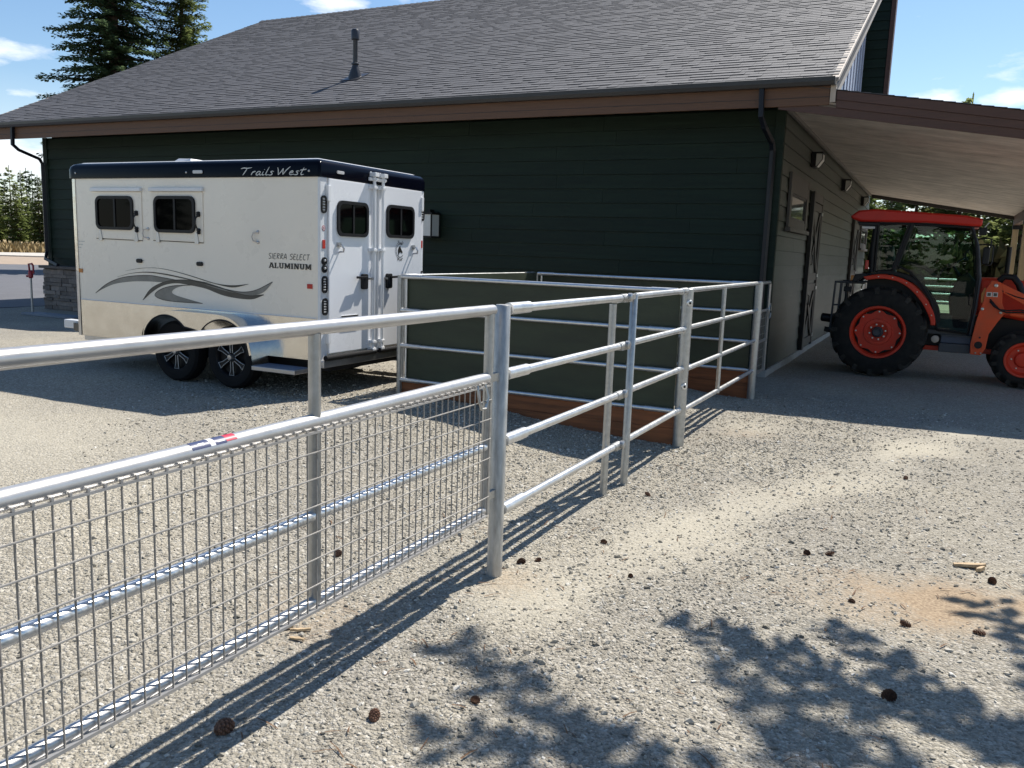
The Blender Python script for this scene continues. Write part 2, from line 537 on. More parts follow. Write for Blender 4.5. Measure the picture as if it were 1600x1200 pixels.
class MB:
    def __init__(s):
        s.v, s.f = [], []

    def add(s, vs, fs):
        n = len(s.v)
        s.v += [tuple(p) for p in vs]
        s.f += [tuple(i + n for i in q) for q in fs]
        return s

    def box(s, x0, x1, y0, y1, z0, z1):
        return s.add([(x0, y0, z0), (x1, y0, z0), (x1, y1, z0), (x0, y1, z0), (x0, y0, z1), (x1, y0, z1), (x1, y1, z1), (x0, y1, z1)],
                     [(0, 3, 2, 1), (4, 5, 6, 7), (0, 1, 5, 4), (1, 2, 6, 5), (2, 3, 7, 6), (3, 0, 4, 7)])

    def bar(s, p, q, w, t, up=(0, 0, 1)):
        """rectangular bar between two points, w across, t along 'up'"""
        p, q = Vector(p), Vector(q)
        d = (q - p).normalized()
        u = Vector(up)
        a = d.cross(u).normalized() * (w / 2)
        u = a.cross(d).normalized() * (t / 2)
        vs = [p - a - u, p + a - u, p + a + u, p - a + u, q - a - u, q + a - u, q + a + u, q - a + u]
        return s.add(vs, [(0, 3, 2, 1), (4, 5, 6, 7), (0, 1, 5, 4), (1, 2, 6, 5), (2, 3, 7, 6), (3, 0, 4, 7)])

    def tube(s, p, q, r, n=12, r2=None):
        return s.path([p, q], r, n, r2=r2)

    def path(s, pts, r, n=8, closed=False, r2=None):
        pts = [Vector(p) for p in pts]
        k = len(pts)
        tang = []
        for i in range(k):
            if closed:
                d = pts[(i + 1) % k] - pts[i - 1]
            else:
                d = pts[min(i + 1, k - 1)] - pts[max(i - 1, 0)]
            tang.append(d.normalized())
        u = tang[0].orthogonal().normalized()
        n0 = len(s.v)
        for i in range(k):
            u = (u - tang[i] * u.dot(tang[i])).normalized()
            w = tang[i].cross(u)
            rr = r if r2 is None else r + (r2 - r) * i / max(1, k - 1)
            for j in range(n):
                a = 2 * math.pi * j / n
                s.v.append(tuple(pts[i] + (u * math.cos(a) + w * math.sin(a)) * rr))
        for i in range(k if closed else k - 1):
            for j in range(n):
                a, b2 = n0 + i * n + j, n0 + i * n + (j + 1) % n
                c, d = n0 + ((i + 1) % k) * n + (j + 1) % n, n0 + ((i + 1) % k) * n + j
                s.f.append((a, b2, c, d))
        if not closed:
            s.f.append(tuple(n0 + j for j in reversed(range(n))))
            s.f.append(tuple(n0 + (k - 1) * n + j for j in range(n)))
        return s

    def lathe(s, prof, c, axis, n=32, close=False, open0=False):
        """prof: (radius, offset along axis) list"""
        c = Vector(c)
        A = Vector(axis).normalized()
        u = A.orthogonal().normalized()
        w = A.cross(u)
        n0 = len(s.v)
        for r, h in prof:
            for j in range(n):
                a = 2 * math.pi * j / n
                s.v.append(tuple(c + A * h + (u * math.cos(a) + w * math.sin(a)) * max(r, 1e-4)))
        k = len(prof)
        for i in range(k if close else k - 1):
            for j in range(n):
                i2 = (i + 1) % k
                s.f.append((n0 + i * n + j, n0 + i * n + (j + 1) % n, n0 + i2 * n + (j + 1) % n, n0 + i2 * n + j))
        if not close:
            if not open0:
                s.f.append(tuple(n0 + j for j in reversed(range(n))))
            s.f.append(tuple(n0 + (k - 1) * n + j for j in range(n)))
        return s

    def prism(s, poly, plane, c0, c1):
        def P(a, b, c):
            return {'xz': (a, c, b), 'yz': (c, a, b), 'xy': (a, b, c)}[plane]
        k = len(poly)
        vs = [P(a, b, c0) for a, b in poly] + [P(a, b, c1) for a, b in poly]
        fs = [tuple(range(k)), tuple(range(2 * k - 1, k - 1, -1))] + [(i, (i + 1) % k, k + (i + 1) % k, k + i) for i in range(k)]
        return s.add(vs, fs)

    def strip(s, left, right):
        """open surface between two 3-D polylines"""
        k = len(left)
        return s.add(list(left) + list(right), [(i, i + 1, k + i + 1, k + i) for i in range(k - 1)])

    def build(s, name, m, parent=None, smooth=None, bevel=0, label=None, kind=None, recalc=True, loc=None):
        me = bpy.data.meshes.new(name)
        org = ORG.get(parent.name, Vector()) if parent else Vector(loc or (0, 0, 0))
        me.from_pydata([(x - org.x, y - org.y, z - org.z) for x, y, z in s.v], [], s.f)
        if recalc:
            bm = bmesh.new()
            bm.from_mesh(me)
            bmesh.ops.recalc_face_normals(bm, faces=bm.faces)
            bm.to_mesh(me)
            bm.free()
        if smooth:
            me.shade_smooth()
            me.set_sharp_from_angle(angle=R(smooth))
        me.materials.append(m)
        o = bpy.data.objects.new(name, me)
        COL.objects.link(o)
        if parent:
            o.parent = parent
            ORG[o.name] = org
        else:
            o.location = org
            ORG[o.name] = org
        if bevel:
            bv = o.modifiers.new('bevel', 'BEVEL')
            bv.width = bevel
            bv.segments = 2
            bv.limit_method = 'ANGLE'
            bv.angle_limit = R(40)
        if label:
            o['label'] = label
        if kind:
            o['kind'] = kind
        return o


def tag(o, label=None, cat=None, group=None, kind=None):
    for k, v in (('label', label), ('category', cat), ('group', group), ('kind', kind)):
        if v:
            o[k] = v
    return o


def empty(name, loc, label, cat, group=None):
    o = bpy.data.objects.new(name, None)
    COL.objects.link(o)
    o.location = loc
    o.empty_display_size = .2
    ORG[o.name] = Vector(loc)
    return tag(o, label, cat, group)


def copy_tree(o, loc, label=None, scale=None, rotz=None):
    c = o.copy()
    COL.objects.link(c)
    c.location = loc
    if label:
        c['label'] = label
    if scale:
        c.scale = (scale, scale, scale)
    if rotz is not None:
        c.rotation_euler = (0, 0, rotz)
    for ch in list(o.children):
        d = ch.copy()
        COL.objects.link(d)
        d.parent = c
        for g in list(ch.children):
            e = g.copy()
            COL.objects.link(e)
            e.parent = d
    return c


def ss(t):
    t = min(1, max(0, t))
    return t * t * (3 - 2 * t)


def catmull(pts, k=6):
    P = [np.array(p, float) for p in pts]
    P = [2 * P[0] - P[1]] + P + [2 * P[-1] - P[-2]]
    out = []
    for i in range(1, len(P) - 2):
        for j in range(k):
            t = j / k
            a, b, c, d = P[i - 1:i + 3]
            out.append(.5 * (2 * b + (c - a) * t + (2 * a - 5 * b + 4 * c - d) * t * t + (3 * b - a - 3 * c + d) * t ** 3))
    out.append(P[-2])
    return [tuple(float(x) for x in p) for p in out]


# ------------------------------------------------------------------ the ground
def gh(x, y):
    rise = .174 * ss((-x - 1.95) / 3.0) * ss(y / 6 + .2) * (1 - ss((-x - 10.5) / 5))
    dip = -.05 * ss((y - 8.5) / 3) * ss((x + 3.2) / 1.0) * (1 - ss((y - 35) / 10))
    return rise + dip


def ghn(x, y):
    """ground height with small undulation"""
    d = math.hypot(x, y)
    if d > 40:
        return gh(x, y)
    f = 1 - ss((d - 15) / 25)
    n = noise.noise((x * .9, y * .9, 0)) * .016 + noise.noise((x * 5.2 + 3, y * 5.2, 2)) * .006 + noise.noise((x * 3.1, y * 3.1, 5)) * .006 + noise.noise((x * 9, y * 9, 9)) * .0035
    return gh(x, y) + n * f


def seg_d(x, y, a, b):
    ax_, ay_ = a
    bx_, by_ = b
    t = max(0, min(1, ((x - ax_) * (bx_ - ax_) + (y - ay_) * (by_ - ay_)) / ((bx_ - ax_) ** 2 + (by_ - ay_) ** 2)))
    return math.hypot(x - ax_ - t * (bx_ - ax_), y - ay_ - t * (by_ - ay_))


TRACK = [(-1.62, 3.7), (-1.42, 4.3), (-1.25, 5.1), (-.95, 5.9), (-.55, 7.1), (-.15, 8.3), (.4, 10)]


def sand_at(x, y):
    d = min(seg_d(x, y, TRACK[i], TRACK[i + 1]) for i in range(len(TRACK) - 1))
    w = .40 + .30 * noise.noise((x * 1.3, y * 1.3, 2))
    s = math.exp(-(d / max(.14, w)) ** 2) * (.76 + .5 * noise.noise((x * .8, y * .8, 7)))
    s = max(s, .55 * math.exp(-((x + 1.55) ** 2 + (y - 8.6) ** 2) / .25))
    s += .35 * max(0, noise.noise((x * .45, y * .45, 3)) - .1)
    s += .75 * math.exp(-((x + 6.8) / 2.2) ** 2 - ((y - 3.6) / 1.5) ** 2)
    return max(0, min(1, s))


def dirt_at(x, y):
    u = (x - .30) * .96 + (y - 4.68) * .28
    v = -(x - .30) * .28 + (y - 4.68) * .96
    s = math.exp(-(u / .72) ** 2 - (v / .36) ** 2) * (1.0 + .8 * noise.noise((x * 3.2, y * 3.2, 1)))
    s += .45 * math.exp(-((x + 1.85) ** 2 + (y - 3.75) ** 2) / .05)
    s += .4 * math.exp(-((x + 2.4) ** 2 + (y - 2.9) ** 2) / .12)
    s += .35 * math.exp(-((x + 1.5) / .35) ** 2 - ((y - 8.35) / .25) ** 2)
    return max(0, min(1, s))


def axis_vals(segs):
    out = []
    for a, b, st in segs:
        n = max(1, round((b - a) / st))
        out += [a + (b - a) * i / n for i in range(n)]
    out.append(segs[-1][1])
    return out


xs = axis_vals([(-1200, -200, 250), (-200, -40, 20), (-40, -12, 2), (-12, -5.5, .25), (-5.5, 1.6, .055), (1.6, 6, .3), (6, 40, 4), (40, 200, 20), (200, 1200, 250)])
ys = axis_vals([(-600, -60, 90), (-60, -4, 7), (-4, 1, .4), (1, 8.2, .055), (8.2, 14, .2), (14, 32, 1.2), (32, 130, 14), (130, 1500, 200)])
vs = [(x, y, ghn(x, y)) for y in ys for x in xs]
nx = len(xs)
fs = [(j * nx + i, j * nx + i + 1, (j + 1) * nx + i + 1, (j + 1) * nx + i) for j in range(len(ys) - 1) for i in range(nx - 1)]
gm = MB()
gm.v, gm.f = vs, fs
ground = gm.build('gravel_ground', GRAVEL, recalc=False, kind='structure')
ground.data.shade_smooth()
for nm, fn in (('sand', sand_at), ('dirt', dirt_at)):
    a = ground.data.attributes.new(nm, 'FLOAT', 'POINT')
    a.data.foreach_set('value', [fn(x, y) if (-12 < x < 6 and 0 < y < 16) else 0. for x, y, z in vs])
ground['label'] = 'pale crushed gravel yard with sandy tracks'


# loose stones lying on the yard near the camera (one uncountable mass)
def loose_stones():
    g = np.random.default_rng(11)
    pts, sc = [], []
    n = 620000
    Y = 1.2 + 10.3 * g.uniform(0, 1, n) ** .62
    X = g.uniform(-1.02, .11, n) * Y + g.uniform(-1.6, .35, n)
    D = np.hypot(X, Y)
    # even density per square metre near the camera, thinning with distance
    area = 1.13 * Y * (Y ** .613)
    keep = g.uniform(0, 1, n) * 1.0
    dens = np.clip((3.6 / D) ** 2.1, 0, 1) * np.clip((12.2 - D) / 4, 0, 1)
    ref = area / area.max()
    S_ = .0049 * np.exp(g.normal(0, .42, n)) * np.clip(D / 6, 1, 1.15)
    for x, y, q, d_, rf, s in zip(X, Y, keep, dens, ref, S_):
        if q > d_ * rf * 2.6:
            continue
        k = min(1, sand_at(x, y) * .85 + dirt_at(x, y) * .95)
        k = k - .25 * noise.noise((x * 2.2, y * 2.2, 14))
        if g.uniform() < .12 + 1.05 * k:
            continue
        pts.append((x, y, ghn(x, y) + s * .12))
        sc.append(min(s, .016))
    print('stones', len(pts))
    me = bpy.data.meshes.new('loose_gravel')
    me.from_pydata(pts, [], [])
    a = me.attributes.new('sc', 'FLOAT', 'POINT')
    a.data.foreach_set('value', sc)
    o = bpy.data.objects.new('loose_gravel', me)
    COL.objects.link(o)
    tag(o, 'loose grey and tan gravel stones scattered over the yard', None, None, 'stuff')
    ng = bpy.data.node_groups.new('gravel_scatter', 'GeometryNodeTree')
    ng.interface.new_socket('Geometry', in_out='INPUT', socket_type='NodeSocketGeometry')
    ng.interface.new_socket('Geometry', in_out='OUTPUT', socket_type='NodeSocketGeometry')
    N, L = ng.nodes, ng.links
    gi, go = N.new('NodeGroupInput'), N.new('NodeGroupOutput')
    inst = N.new('GeometryNodeInstanceOnPoints')
    g2i = N.new('GeometryNodeGeometryToInstance')
    for k in range(4):
        ico = N.new('GeometryNodeMeshIcoSphere')
        ico.inputs['Radius'].default_value = 1
        ico.inputs['Subdivisions'].default_value = 1
        sp = N.new('GeometryNodeSetPosition')
        rv = N.new('FunctionNodeRandomValue')
        rv.data_type = 'FLOAT_VECTOR'
        rv.inputs['Min'].default_value = (-.38, -.38, -.38)
        rv.inputs['Max'].default_value = (.38, .38, .38)
        rv.inputs['Seed'].default_value = k + 3
        L.new(rv.outputs[0], sp.inputs['Offset'])
        L.new(ico.outputs['Mesh'], sp.inputs['Geometry'])
        tr = N.new('GeometryNodeTransform')
        tr.inputs['Scale'].default_value = [(1.2, .85, .7), (1, 1, .6), (1.35, .8, .55), (.9, 1.1, .8)][k]
        L.new(sp.outputs[0], tr.inputs['Geometry'])
        sm = N.new('GeometryNodeSetMaterial')
        sm.inputs['Material'].default_value = STONE
        L.new(tr.outputs[0], sm.inputs['Geometry'])
        L.new(sm.outputs[0], g2i.inputs[0])
    L.new(gi.outputs[0], inst.inputs['Points'])
    L.new(g2i.outputs[0], inst.inputs['Instance'])
    inst.inputs['Pick Instance'].default_value = True
    rr = N.new('FunctionNodeRandomValue')
    rr.data_type = 'FLOAT_VECTOR'
    rr.inputs['Min'].default_value = (-.5, -.5, 0)
    rr.inputs['Max'].default_value = (.5, .5, 6.28)
    L.new(rr.outputs[0], inst.inputs['Rotation'])
    na = N.new('GeometryNodeInputNamedAttribute')
    na.data_type = 'FLOAT'
    na.inputs['Name'].default_value = 'sc'
    L.new(na.outputs['Attribute'], inst.inputs['Scale'])
    L.new(inst.outputs[0], go.inputs[0])
    md = o.modifiers.new('scatter', 'NODES')
    md.node_group = ng


loose_stones()

# asphalt lane, roadside strips and dry meadow beyond the left corner of the barn
ASPH = mat('asphalt', (.115, .115, .125), .9, 0, .14, 1.2, .2, 120)
SHOULDER = mat('sandy_shoulder', (.33, .25, .18), .95, 0, .2, 2, .3, 30)
PALEK = mat('pale_kerb_concrete', (.48, .44, .38), .9, 0, .12, 3)
MEADOW = mat('dry_meadow_grass', (.36, .25, .11), .95, 0, .3, .9, .4, 8, var2=(.22, .17, .08))


def sheet(name, poly, z, m, label=None):
    b = MB()
    b.prism(poly, 'xy', z - .05, z)
    return tag(b.build(name, m, kind='structure'), label)


sheet('asphalt_lane', [(-21.5, 6.535), (-19.043, 12.09), (-19.031, 13.306), (-19.0, 24), (-43, 33), (-45.7, 29.16), (-55.6, 17.15), (-60, 2), (-24, 1)], .012, ASPH)
sheet('sandy_shoulder', [(-45.7, 29.16), (-43, 33), (-41, 40), (-52, 48), (-62, 38.6), (-72, 20), (-60, 2), (-55.6, 17.15)], .016, SHOULDER)
b = MB()
b.prism([(-61.5, 38.9), (-52, 48), (-50, 56), (-69, 52), (-70, 44.5), (-78, 22), (-72, 20)], 'xy', -.03, .10)
b.build('pale_kerb', PALEK, kind='structure')
sheet('dry_meadow', [(-69.5, 44.5), (-69, 52), (-60, 90), (-260, 220), (-420, 120), (-78, 22)], .03, MEADOW)
# tufts of dry grass along the meadow edge
g_ = np.random.default_rng(5)
b = MB()
for i in range(2600):
    t = g_.uniform(0, 1)
    dd = g_.uniform(0, 1) ** 1.5 * 60
    p0 = Vector((-76 + t * 8, 28 + t * 26, 0))
    dr = Vector((-.842, .539, 0))
    p = p0 + dr * dd
    h = g_.uniform(.25, .75)
    w = g_.uniform(.1, .35)
    a = g_.uniform(0, math.pi)
    c, s_ = math.cos(a) * w, math.sin(a) * w
    b.add([(p.x - c, p.y - s_, .0), (p.x + c, p.y + s_, .0), (p.x + g_.uniform(-.2, .2), p.y + g_.uniform(-.2, .2), h)], [(0, 1, 2)])
b.build('dry_grass', MEADOW, kind='stuff', recalc=False, label='dry tan grass tufts along the far side of the lane')


# ------------------------------------------------------------------ the barn
BX, BY = -2.1806, 12.9786
XL = -18.49
EY, EZ = 12.2286, 4.0837
RY, RZ = 21.573, 8.572
RXR, RXL = -1.42, -19.886
GYE = 30.2
slope = Vector((0, RY - EY, RZ - EZ))
SL = slope.length
sd = slope.normalized()
sn = Vector((0, -sd.z, sd.y))

barn = empty('barn', (BX, BY, 0), 'dark green timber barn with charcoal shingle roof and open side porch', 'barn')


def roofz(y):
    return EZ + (y - EY) * (RZ - EZ) / (RY - EY) if y <= RY else RZ - (y - RY) * (RZ - EZ) / (RY - EY)


# walls
b = MB()
b.box(XL, BX - .02, BY + .02, BY + .2, -.1, 3.86)
eave_wall = b.build('eave_wall', WALLCORE, barn)
b = MB()
yy = [BY + .02, GYE]
b.prism([(BY + .205, -.1), (GYE, -.1), (GYE, roofz(GYE) - .2), (RY, RZ - .2), (BY + .205, roofz(BY + .2) - .2)], 'yz', BX - .2, BX - .02)
gable_wall = b.build('gable_wall', WALLCORE, barn)
b = MB()
b.prism([(BY + .205, -.1), (GYE, -.1), (GYE, roofz(GYE) - .2), (RY, RZ - .2), (BY + .205, roofz(BY + .2) - .2)], 'yz', XL, XL + .18)
b.box(XL + .185, BX - .205, GYE - .2, GYE, -.1, roofz(GYE) - .25)
b.build('rear_wall', WALLCORE, barn)


# lap siding: each board a wedge, thick at its lower edge
def lap_board_x(x0, x1, z0, z1, y, m, parent):
    t0, t1 = .028, .008
    mb = MB()
    mb.prism([(y, z0), (y, z1), (y - t1, z1), (y - t0, z0)], 'yz', x0, x1)
    return mb.build('siding_board', m, parent)


def lap_board_y(y0, y1, z0, z1, x, m, parent):
    t0, t1 = .028, .008
    mb = MB()
    mb.prism([(x, z0), (x, z1), (x + t1, z1), (x + t0, z0)], 'xz', y0, y1)
    return mb.build('siding_board', m, parent)


CH = .222
k = 0
z = .06
while z < 3.86:
    z1 = min(z + CH, 3.86)
    cut = [-18.48, -18.48 + rng.uniform(2.5, 4.2)]
    while cut[-1] < BX - .16:
        cut.append(min(cut[-1] + rng.choice((3.66, 3.66, 2.44)), BX - .12))
    for a, c in zip(cut[:-1], cut[1:]):
        if c - a > .05:
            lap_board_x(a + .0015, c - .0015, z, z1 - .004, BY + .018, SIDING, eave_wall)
    z = z1
z = .06
while z < 4.3:
    z1 = min(z + CH, 4.3)
    cut = [BY + .08, BY + .08 + rng.uniform(1.6, 4)]
    while cut[-1] < GYE - .1:
        cut.append(min(cut[-1] + rng.choice((3.66, 3.66, 2.44)), GYE - .02))
    for a, c in zip(cut[:-1], cut[1:]):
        if c - a > .05:
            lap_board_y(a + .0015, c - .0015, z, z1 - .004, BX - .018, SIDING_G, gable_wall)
    z = z1
b = MB()
b.box(BX - .115, BX + .022, BY - .024, BY + .075, .03, 3.86)
b.build('corner_board', SIDING, barn, bevel=.004)
b = MB()
b.box(XL - .02, XL + .12, BY - .024, BY + .1, .9, 3.86)
b.build('corner_board', SIDING, barn, bevel=.004)
b = MB()
b.box(BX - .1, BX + .035, BY - .03, GYE, -.15, .055)
b.build('foundation', CONC, barn, bevel=.005)
b = MB()
b.box(XL, BX - .105, BY - .03, BY + .03, -.15, .055)
b.build('foundation', CONC, barn)
# standing metal ribs on the upper gable, sky reflection put into their pale colour
clad = MB()
clad.prism([(BY + .3, 4.31), (23.6, 4.31), (23.6, roofz(23.6) - .25), (RY, RZ - .25), (BY + .3, roofz(BY + .3) - .25)], 'yz', BX - .018, BX)
clad = clad.build('metal_cladding', METALCLAD, barn)
y = 13.5
while y < 23.55:
    b = MB()
    b.box(BX + .0005, BX + .05, y, y + .27, 4.32, roofz(y) - .28)
    b.build('cladding_rib', CLADRIB, clad)
    y += .56
# raised bay rising above the porch roof
b = MB()
b.box(BX - 3, -1.64, 23.6, 23.95, 4.02, 10.2)
bay = b.build('raised_bay', SIDING, barn)
b = MB()
b.box(-1.638, -1.535, 23.56, 23.97, 4.0, 10.2)
b.build('corner_board', BROWN2, bay)
b = MB()
b.box(BX - 3.3, -1.4, 23.3, 24.2, 10.2, 10.4)
b.build('bay_roof', GUTTER, bay)
z = 4.04
while z < 10:
    mb = MB()
    mb.prism([(23.6, z), (23.6, z + .216), (23.592, z + .216), (23.572, z)], 'yz', BX, -1.65)
    mb.build('siding_board', SIDING, bay)
    z += CH

# roof deck and shingles
b = MB()
off = sn * -.02
off2 = sn * -.16


def rp(x, s, n):
    p = Vector((x, EY, EZ)) + sd * s + sn * n
    return (p.x, p.y, p.z)


b.add([rp(RXL, 0, -.02), rp(RXR, 0, -.02), rp(RXR, SL, -.02), rp(RXL, SL, -.02), rp(RXL, .05, -.17), rp(RXR, .05, -.17), rp(RXR, SL, -.17), rp(RXL, SL, -.17)],
      [(0, 1, 2, 3), (7, 6, 5, 4), (0, 4, 5, 1), (1, 5, 6, 2), (3, 2, 6, 7), (0, 3, 7, 4)])
bk = Vector((0, RY, RZ))
RXB = BX - .25
b.add([(RXL, RY, RZ - .02), (RXB, RY, RZ - .02), (RXB, GYE + .8, roofz(GYE + .8) - .02), (RXL, GYE + .8, roofz(GYE + .8) - .02),
       (RXL, RY, RZ - .18), (RXB, RY, RZ - .18), (RXB, GYE + .8, roofz(GYE + .8) - .18), (RXL, GYE + .8, roofz(GYE + .8) - .18)],
      [(0, 1, 2, 3), (7, 6, 5, 4), (0, 4, 5, 1), (1, 5, 6, 2), (3, 2, 6, 7), (0, 3, 7, 4)])
roof = b.build('roof', mat('roof_felt', (.05, .05, .053), .9), barn)

EXPO = .142
tabs = []
r_ = random.Random(21)
row = 0
s = -.015
while s < SL - .03:
    x = RXL - r_.uniform(0, .3)
    while x < RXR:
        w = r_.choice((.13, .16, .19, .22, .26, .31, .36))
        x0, x1 = max(x, RXL), min(x + w, RXR)
        if x1 - x0 > .02:
            raised = r_.random() < .55
            tone = r_.uniform(.58, .84) if raised else r_.uniform(.44, .66)
            tabs.append((x0, x1, s, raised, tone))
        x += w
    s += EXPO
    row += 1


def tab_geo(x0, x1, s, raised, o=Vector((0, 0, 0))):
    t = .017 if raised else .010
    e = min(s + EXPO + .012, SL)
    P = [rp(x0 + .002, s, -.012), rp(x1 - .002, s, -.012), rp(x1 - .002, s, t), rp(x0 + .002, s, t), rp(x1 - .002, e, .004), rp(x0 + .002, e, .004),
         rp(x1 - .002, e, -.012), rp(x0 + .002, e, -.012)]
    return [tuple(Vector(p) - o) for p in P], [(0, 1, 2, 3), (3, 2, 4, 5), (1, 6, 4, 2), (0, 3, 5, 7)]


camp = Vector((0, 0, 1.7))


def tab_key(t):
    p = Vector(rp((t[0] + t[1]) / 2, t[2], 0))
    d = (p - camp)
    return -(t[1] - t[0]) / d.length ** 2


tabs.sort(key=tab_key)
orgb = ORG['barn']
for (x0, x1, s, ra, tone) in tabs[:300]:
    vv, ff = tab_geo(x0, x1, s, ra, orgb)
    me = bpy.data.meshes.new('shingle')
    me.from_pydata(vv, [], ff)
    a = me.attributes.new('tone', 'FLOAT', 'FACE')
    a.data.foreach_set('value', [tone] * 4)
    me.materials.append(SHINGLE)
    o = bpy.data.objects.new('shingle', me)
    COL.objects.link(o)
    o.parent = roof
b = MB()
tones = []
for (x0, x1, s, ra, tone) in tabs[300:]:
    vv, ff = tab_geo(x0, x1, s, ra)
    b.add(vv, ff)
    tones += [tone] * 4
o = b.build('shingle_field', SHINGLE, roof, recalc=False, kind='stuff')
a = o.data.attributes.new('tone', 'FLOAT', 'FACE')
a.data.foreach_set('value', tones)
# ridge caps
b = MB()
x = RXL
caps = []
while x < RXR - .05:
    x1 = min(x + .2, RXR)
    b.add([(x, RY - .15, RZ - .05), (x1, RY - .15, RZ - .062), (x1, RY, RZ + .025), (x, RY, RZ + .04), (x1, RY + .15, RZ - .06), (x, RY + .15, RZ - .05)], [(0, 1, 2, 3), (3, 2, 4, 5)])
    x = x1
o = b.build('ridge_cap', SHINGLE, roof, recalc=False, kind='stuff')
a = o.data.attributes.new('tone', 'FLOAT', 'FACE')
a.data.foreach_set('value', [.25] * len(o.data.polygons))

# gutter, fascia, soffit, barge boards
b = MB()
b.prism([(12.225, 4.085), (12.225, 3.985), (12.13, 3.985), (12.105, 4.03), (12.10, 4.085), (12.112, 4.085), (12.118, 4.04), (12.14, 4.0), (12.212, 4.0), (12.212, 4.085)], 'yz', RXL + .02, RXR - .015)
gut = b.build('gutter', GUTTER, barn)
b = MB()
b.box(RXL + .03, -1.50, 12.228, 12.268, 3.745, 3.995)
fas = b.build('fascia', BROWN, barn, bevel=.004)
b = MB()
b.box(RXL + .03, -1.50, 12.222, 12.2275, 3.845, 3.851)
b.build('fascia_groove', TRIMD, fas)
b = MB()
b.box(RXL + .05, -1.52, 12.272, BY - .03, 3.865, 3.885)
b.build('soffit', BROWN, barn)
for xx, xi, nm in ((RXR, -1.495, 'barge_board'), (RXL, RXL + .07, 'barge_board')):
    lo, hi = min(xx, xi), max(xx, xi)
    b = MB()
    b.prism([(EY - .02, EZ - .0), (RY, RZ + .0), (RY, RZ - .26), (EY - .02, EZ - .31)], 'yz', lo + .003, hi - .003)
    b.build(nm, BARGE, barn)
    if xx == RXR:
        continue
    b = MB()
    b.prism([(RY + .003, RZ), (GYE + .8, roofz(GYE + .8)), (GYE + .8, roofz(GYE + .8) - .25), (RY + .003, RZ - .25)], 'yz', lo + .003, hi - .003)
    b.build(nm, BARGE, barn)
b = MB()
b.prism([(EY - .03, EZ + .005), (RY, RZ + .025), (RY, RZ - .03), (EY - .03, EZ - .045)], 'yz', RXR + .002, RXR + .02)
b.build('drip_edge', BARGE, barn)


def downspout(pts, w=.075, t=.055):
    mb = MB()
    mb.path(pts, w * .62, 4)
    return mb.build('downspout', SPOUT, barn, bevel=.006)


downspout([(-2.375, 12.19, 3.99), (-2.36, 12.19, 3.62), (-2.33, 12.32, 3.50), (-2.30, 12.80, 3.36), (-2.29, 12.89, 3.25), (-2.29, 12.89, .15), (-2.29, 12.75, .06)])
downspout([(-18.39, 12.19, 3.99), (-18.41, 12.19, 3.62), (-18.41, 12.32, 3.52), (-18.44, 12.82, 3.38), (-18.45, 12.89, 3.28), (-18.45, 12.89, 1.30), (-18.30, 12.75, 1.15), (-17.7, 12.62, 1.02)])

# stone-faced pier at the far left corner
b = MB()
b.box(-18.27, -16.6, 12.70, 12.99, -.1, .94)
pier = b.build('stone_pier', mat('mortar', (.10, .09, .08), .9), barn)
r2 = random.Random(4)
z = -.06
while z < .92:
    h = r2.choice((.06, .075, .09, .11))
    x = -18.30
    while x < -16.6:
        w = r2.uniform(.16, .46)
        x1 = min(x + w, -16.58)
        d = r2.uniform(.02, .06)
        mb = MB()
        mb.box(x + .004, x1 - .004, 12.70 - d, 12.72, z + .004, min(z + h, .935) - .004)
        for i in range(len(mb.v)):
            p = mb.v[i]
            mb.v[i] = (p[0] + r2.uniform(-.006, .006), p[1] + r2.uniform(-.008, .008), p[2] + r2.uniform(-.003, .003))
        mb.build('stone', STONEM, pier)
        x = x1
    z += h
z = -.06
while z < .9:
    mb = MB()
    d = r2.uniform(.02, .06)
    mb.box(-18.27 - d, -18.25, 12.72, 12.97, z + .004, z + .09)
    mb.build('stone', STONEM, pier)
    z += .096
b = MB()
b.box(-18.36, -16.5, 12.60, 12.995, .94, 1.0)
b.build('pier_cap', STONEM, pier, bevel=.008)


# gable windows and dutch doors
def gable_window(y0, y1, z0, z1):
    mb = MB()
    X0, X1 = BX + .012, BX + .055
    mb.box(X0, X1, y0 - .16, y0, z0 - .12, z1 + .30)
    mb.box(X0, X1, y1, y1 + .16, z0 - .12, z1 + .30)
    mb.box(X0, X1 - .003, y0, y1, z1, z1 + .30)
    w = mb.build('window', TRIMB, barn, bevel=.004)
    mb = MB()
    mb.box(X0, BX + .10, y0 - .24, y1 + .24, z0 - .19, z0 - .125)
    mb.box(X0, X1 - .006, y0, y1, z0 - .125, z0)
    mb.build('sill', TRIMB, w, bevel=.004)
    mb = MB()
    mb.box(X0, X0 + .012, y0, y1, z0, z1)
    mb.build('pane', GLASSW, w)
    mb = MB()
    mb.box(X0 + .0125, X0 + .028, y0, y0 + .05, z0, z1)
    mb.box(X0 + .0125, X0 + .028, y1 - .05, y1, z0, z1)
    mb.box(X0 + .0125, X0 + .028, y0 + .05, y1 - .05, z1 - .04, z1)
    mb.box(X0 + .0125, X0 + .028, y0 + .05, y1 - .05, z0, z0 + .04)
    mb.build('frame', TRIMD, w)


gable_window(13.95, 15.6, 2.33, 2.74)
gable_window(27.6, 29.6, 2.25, 2.70)


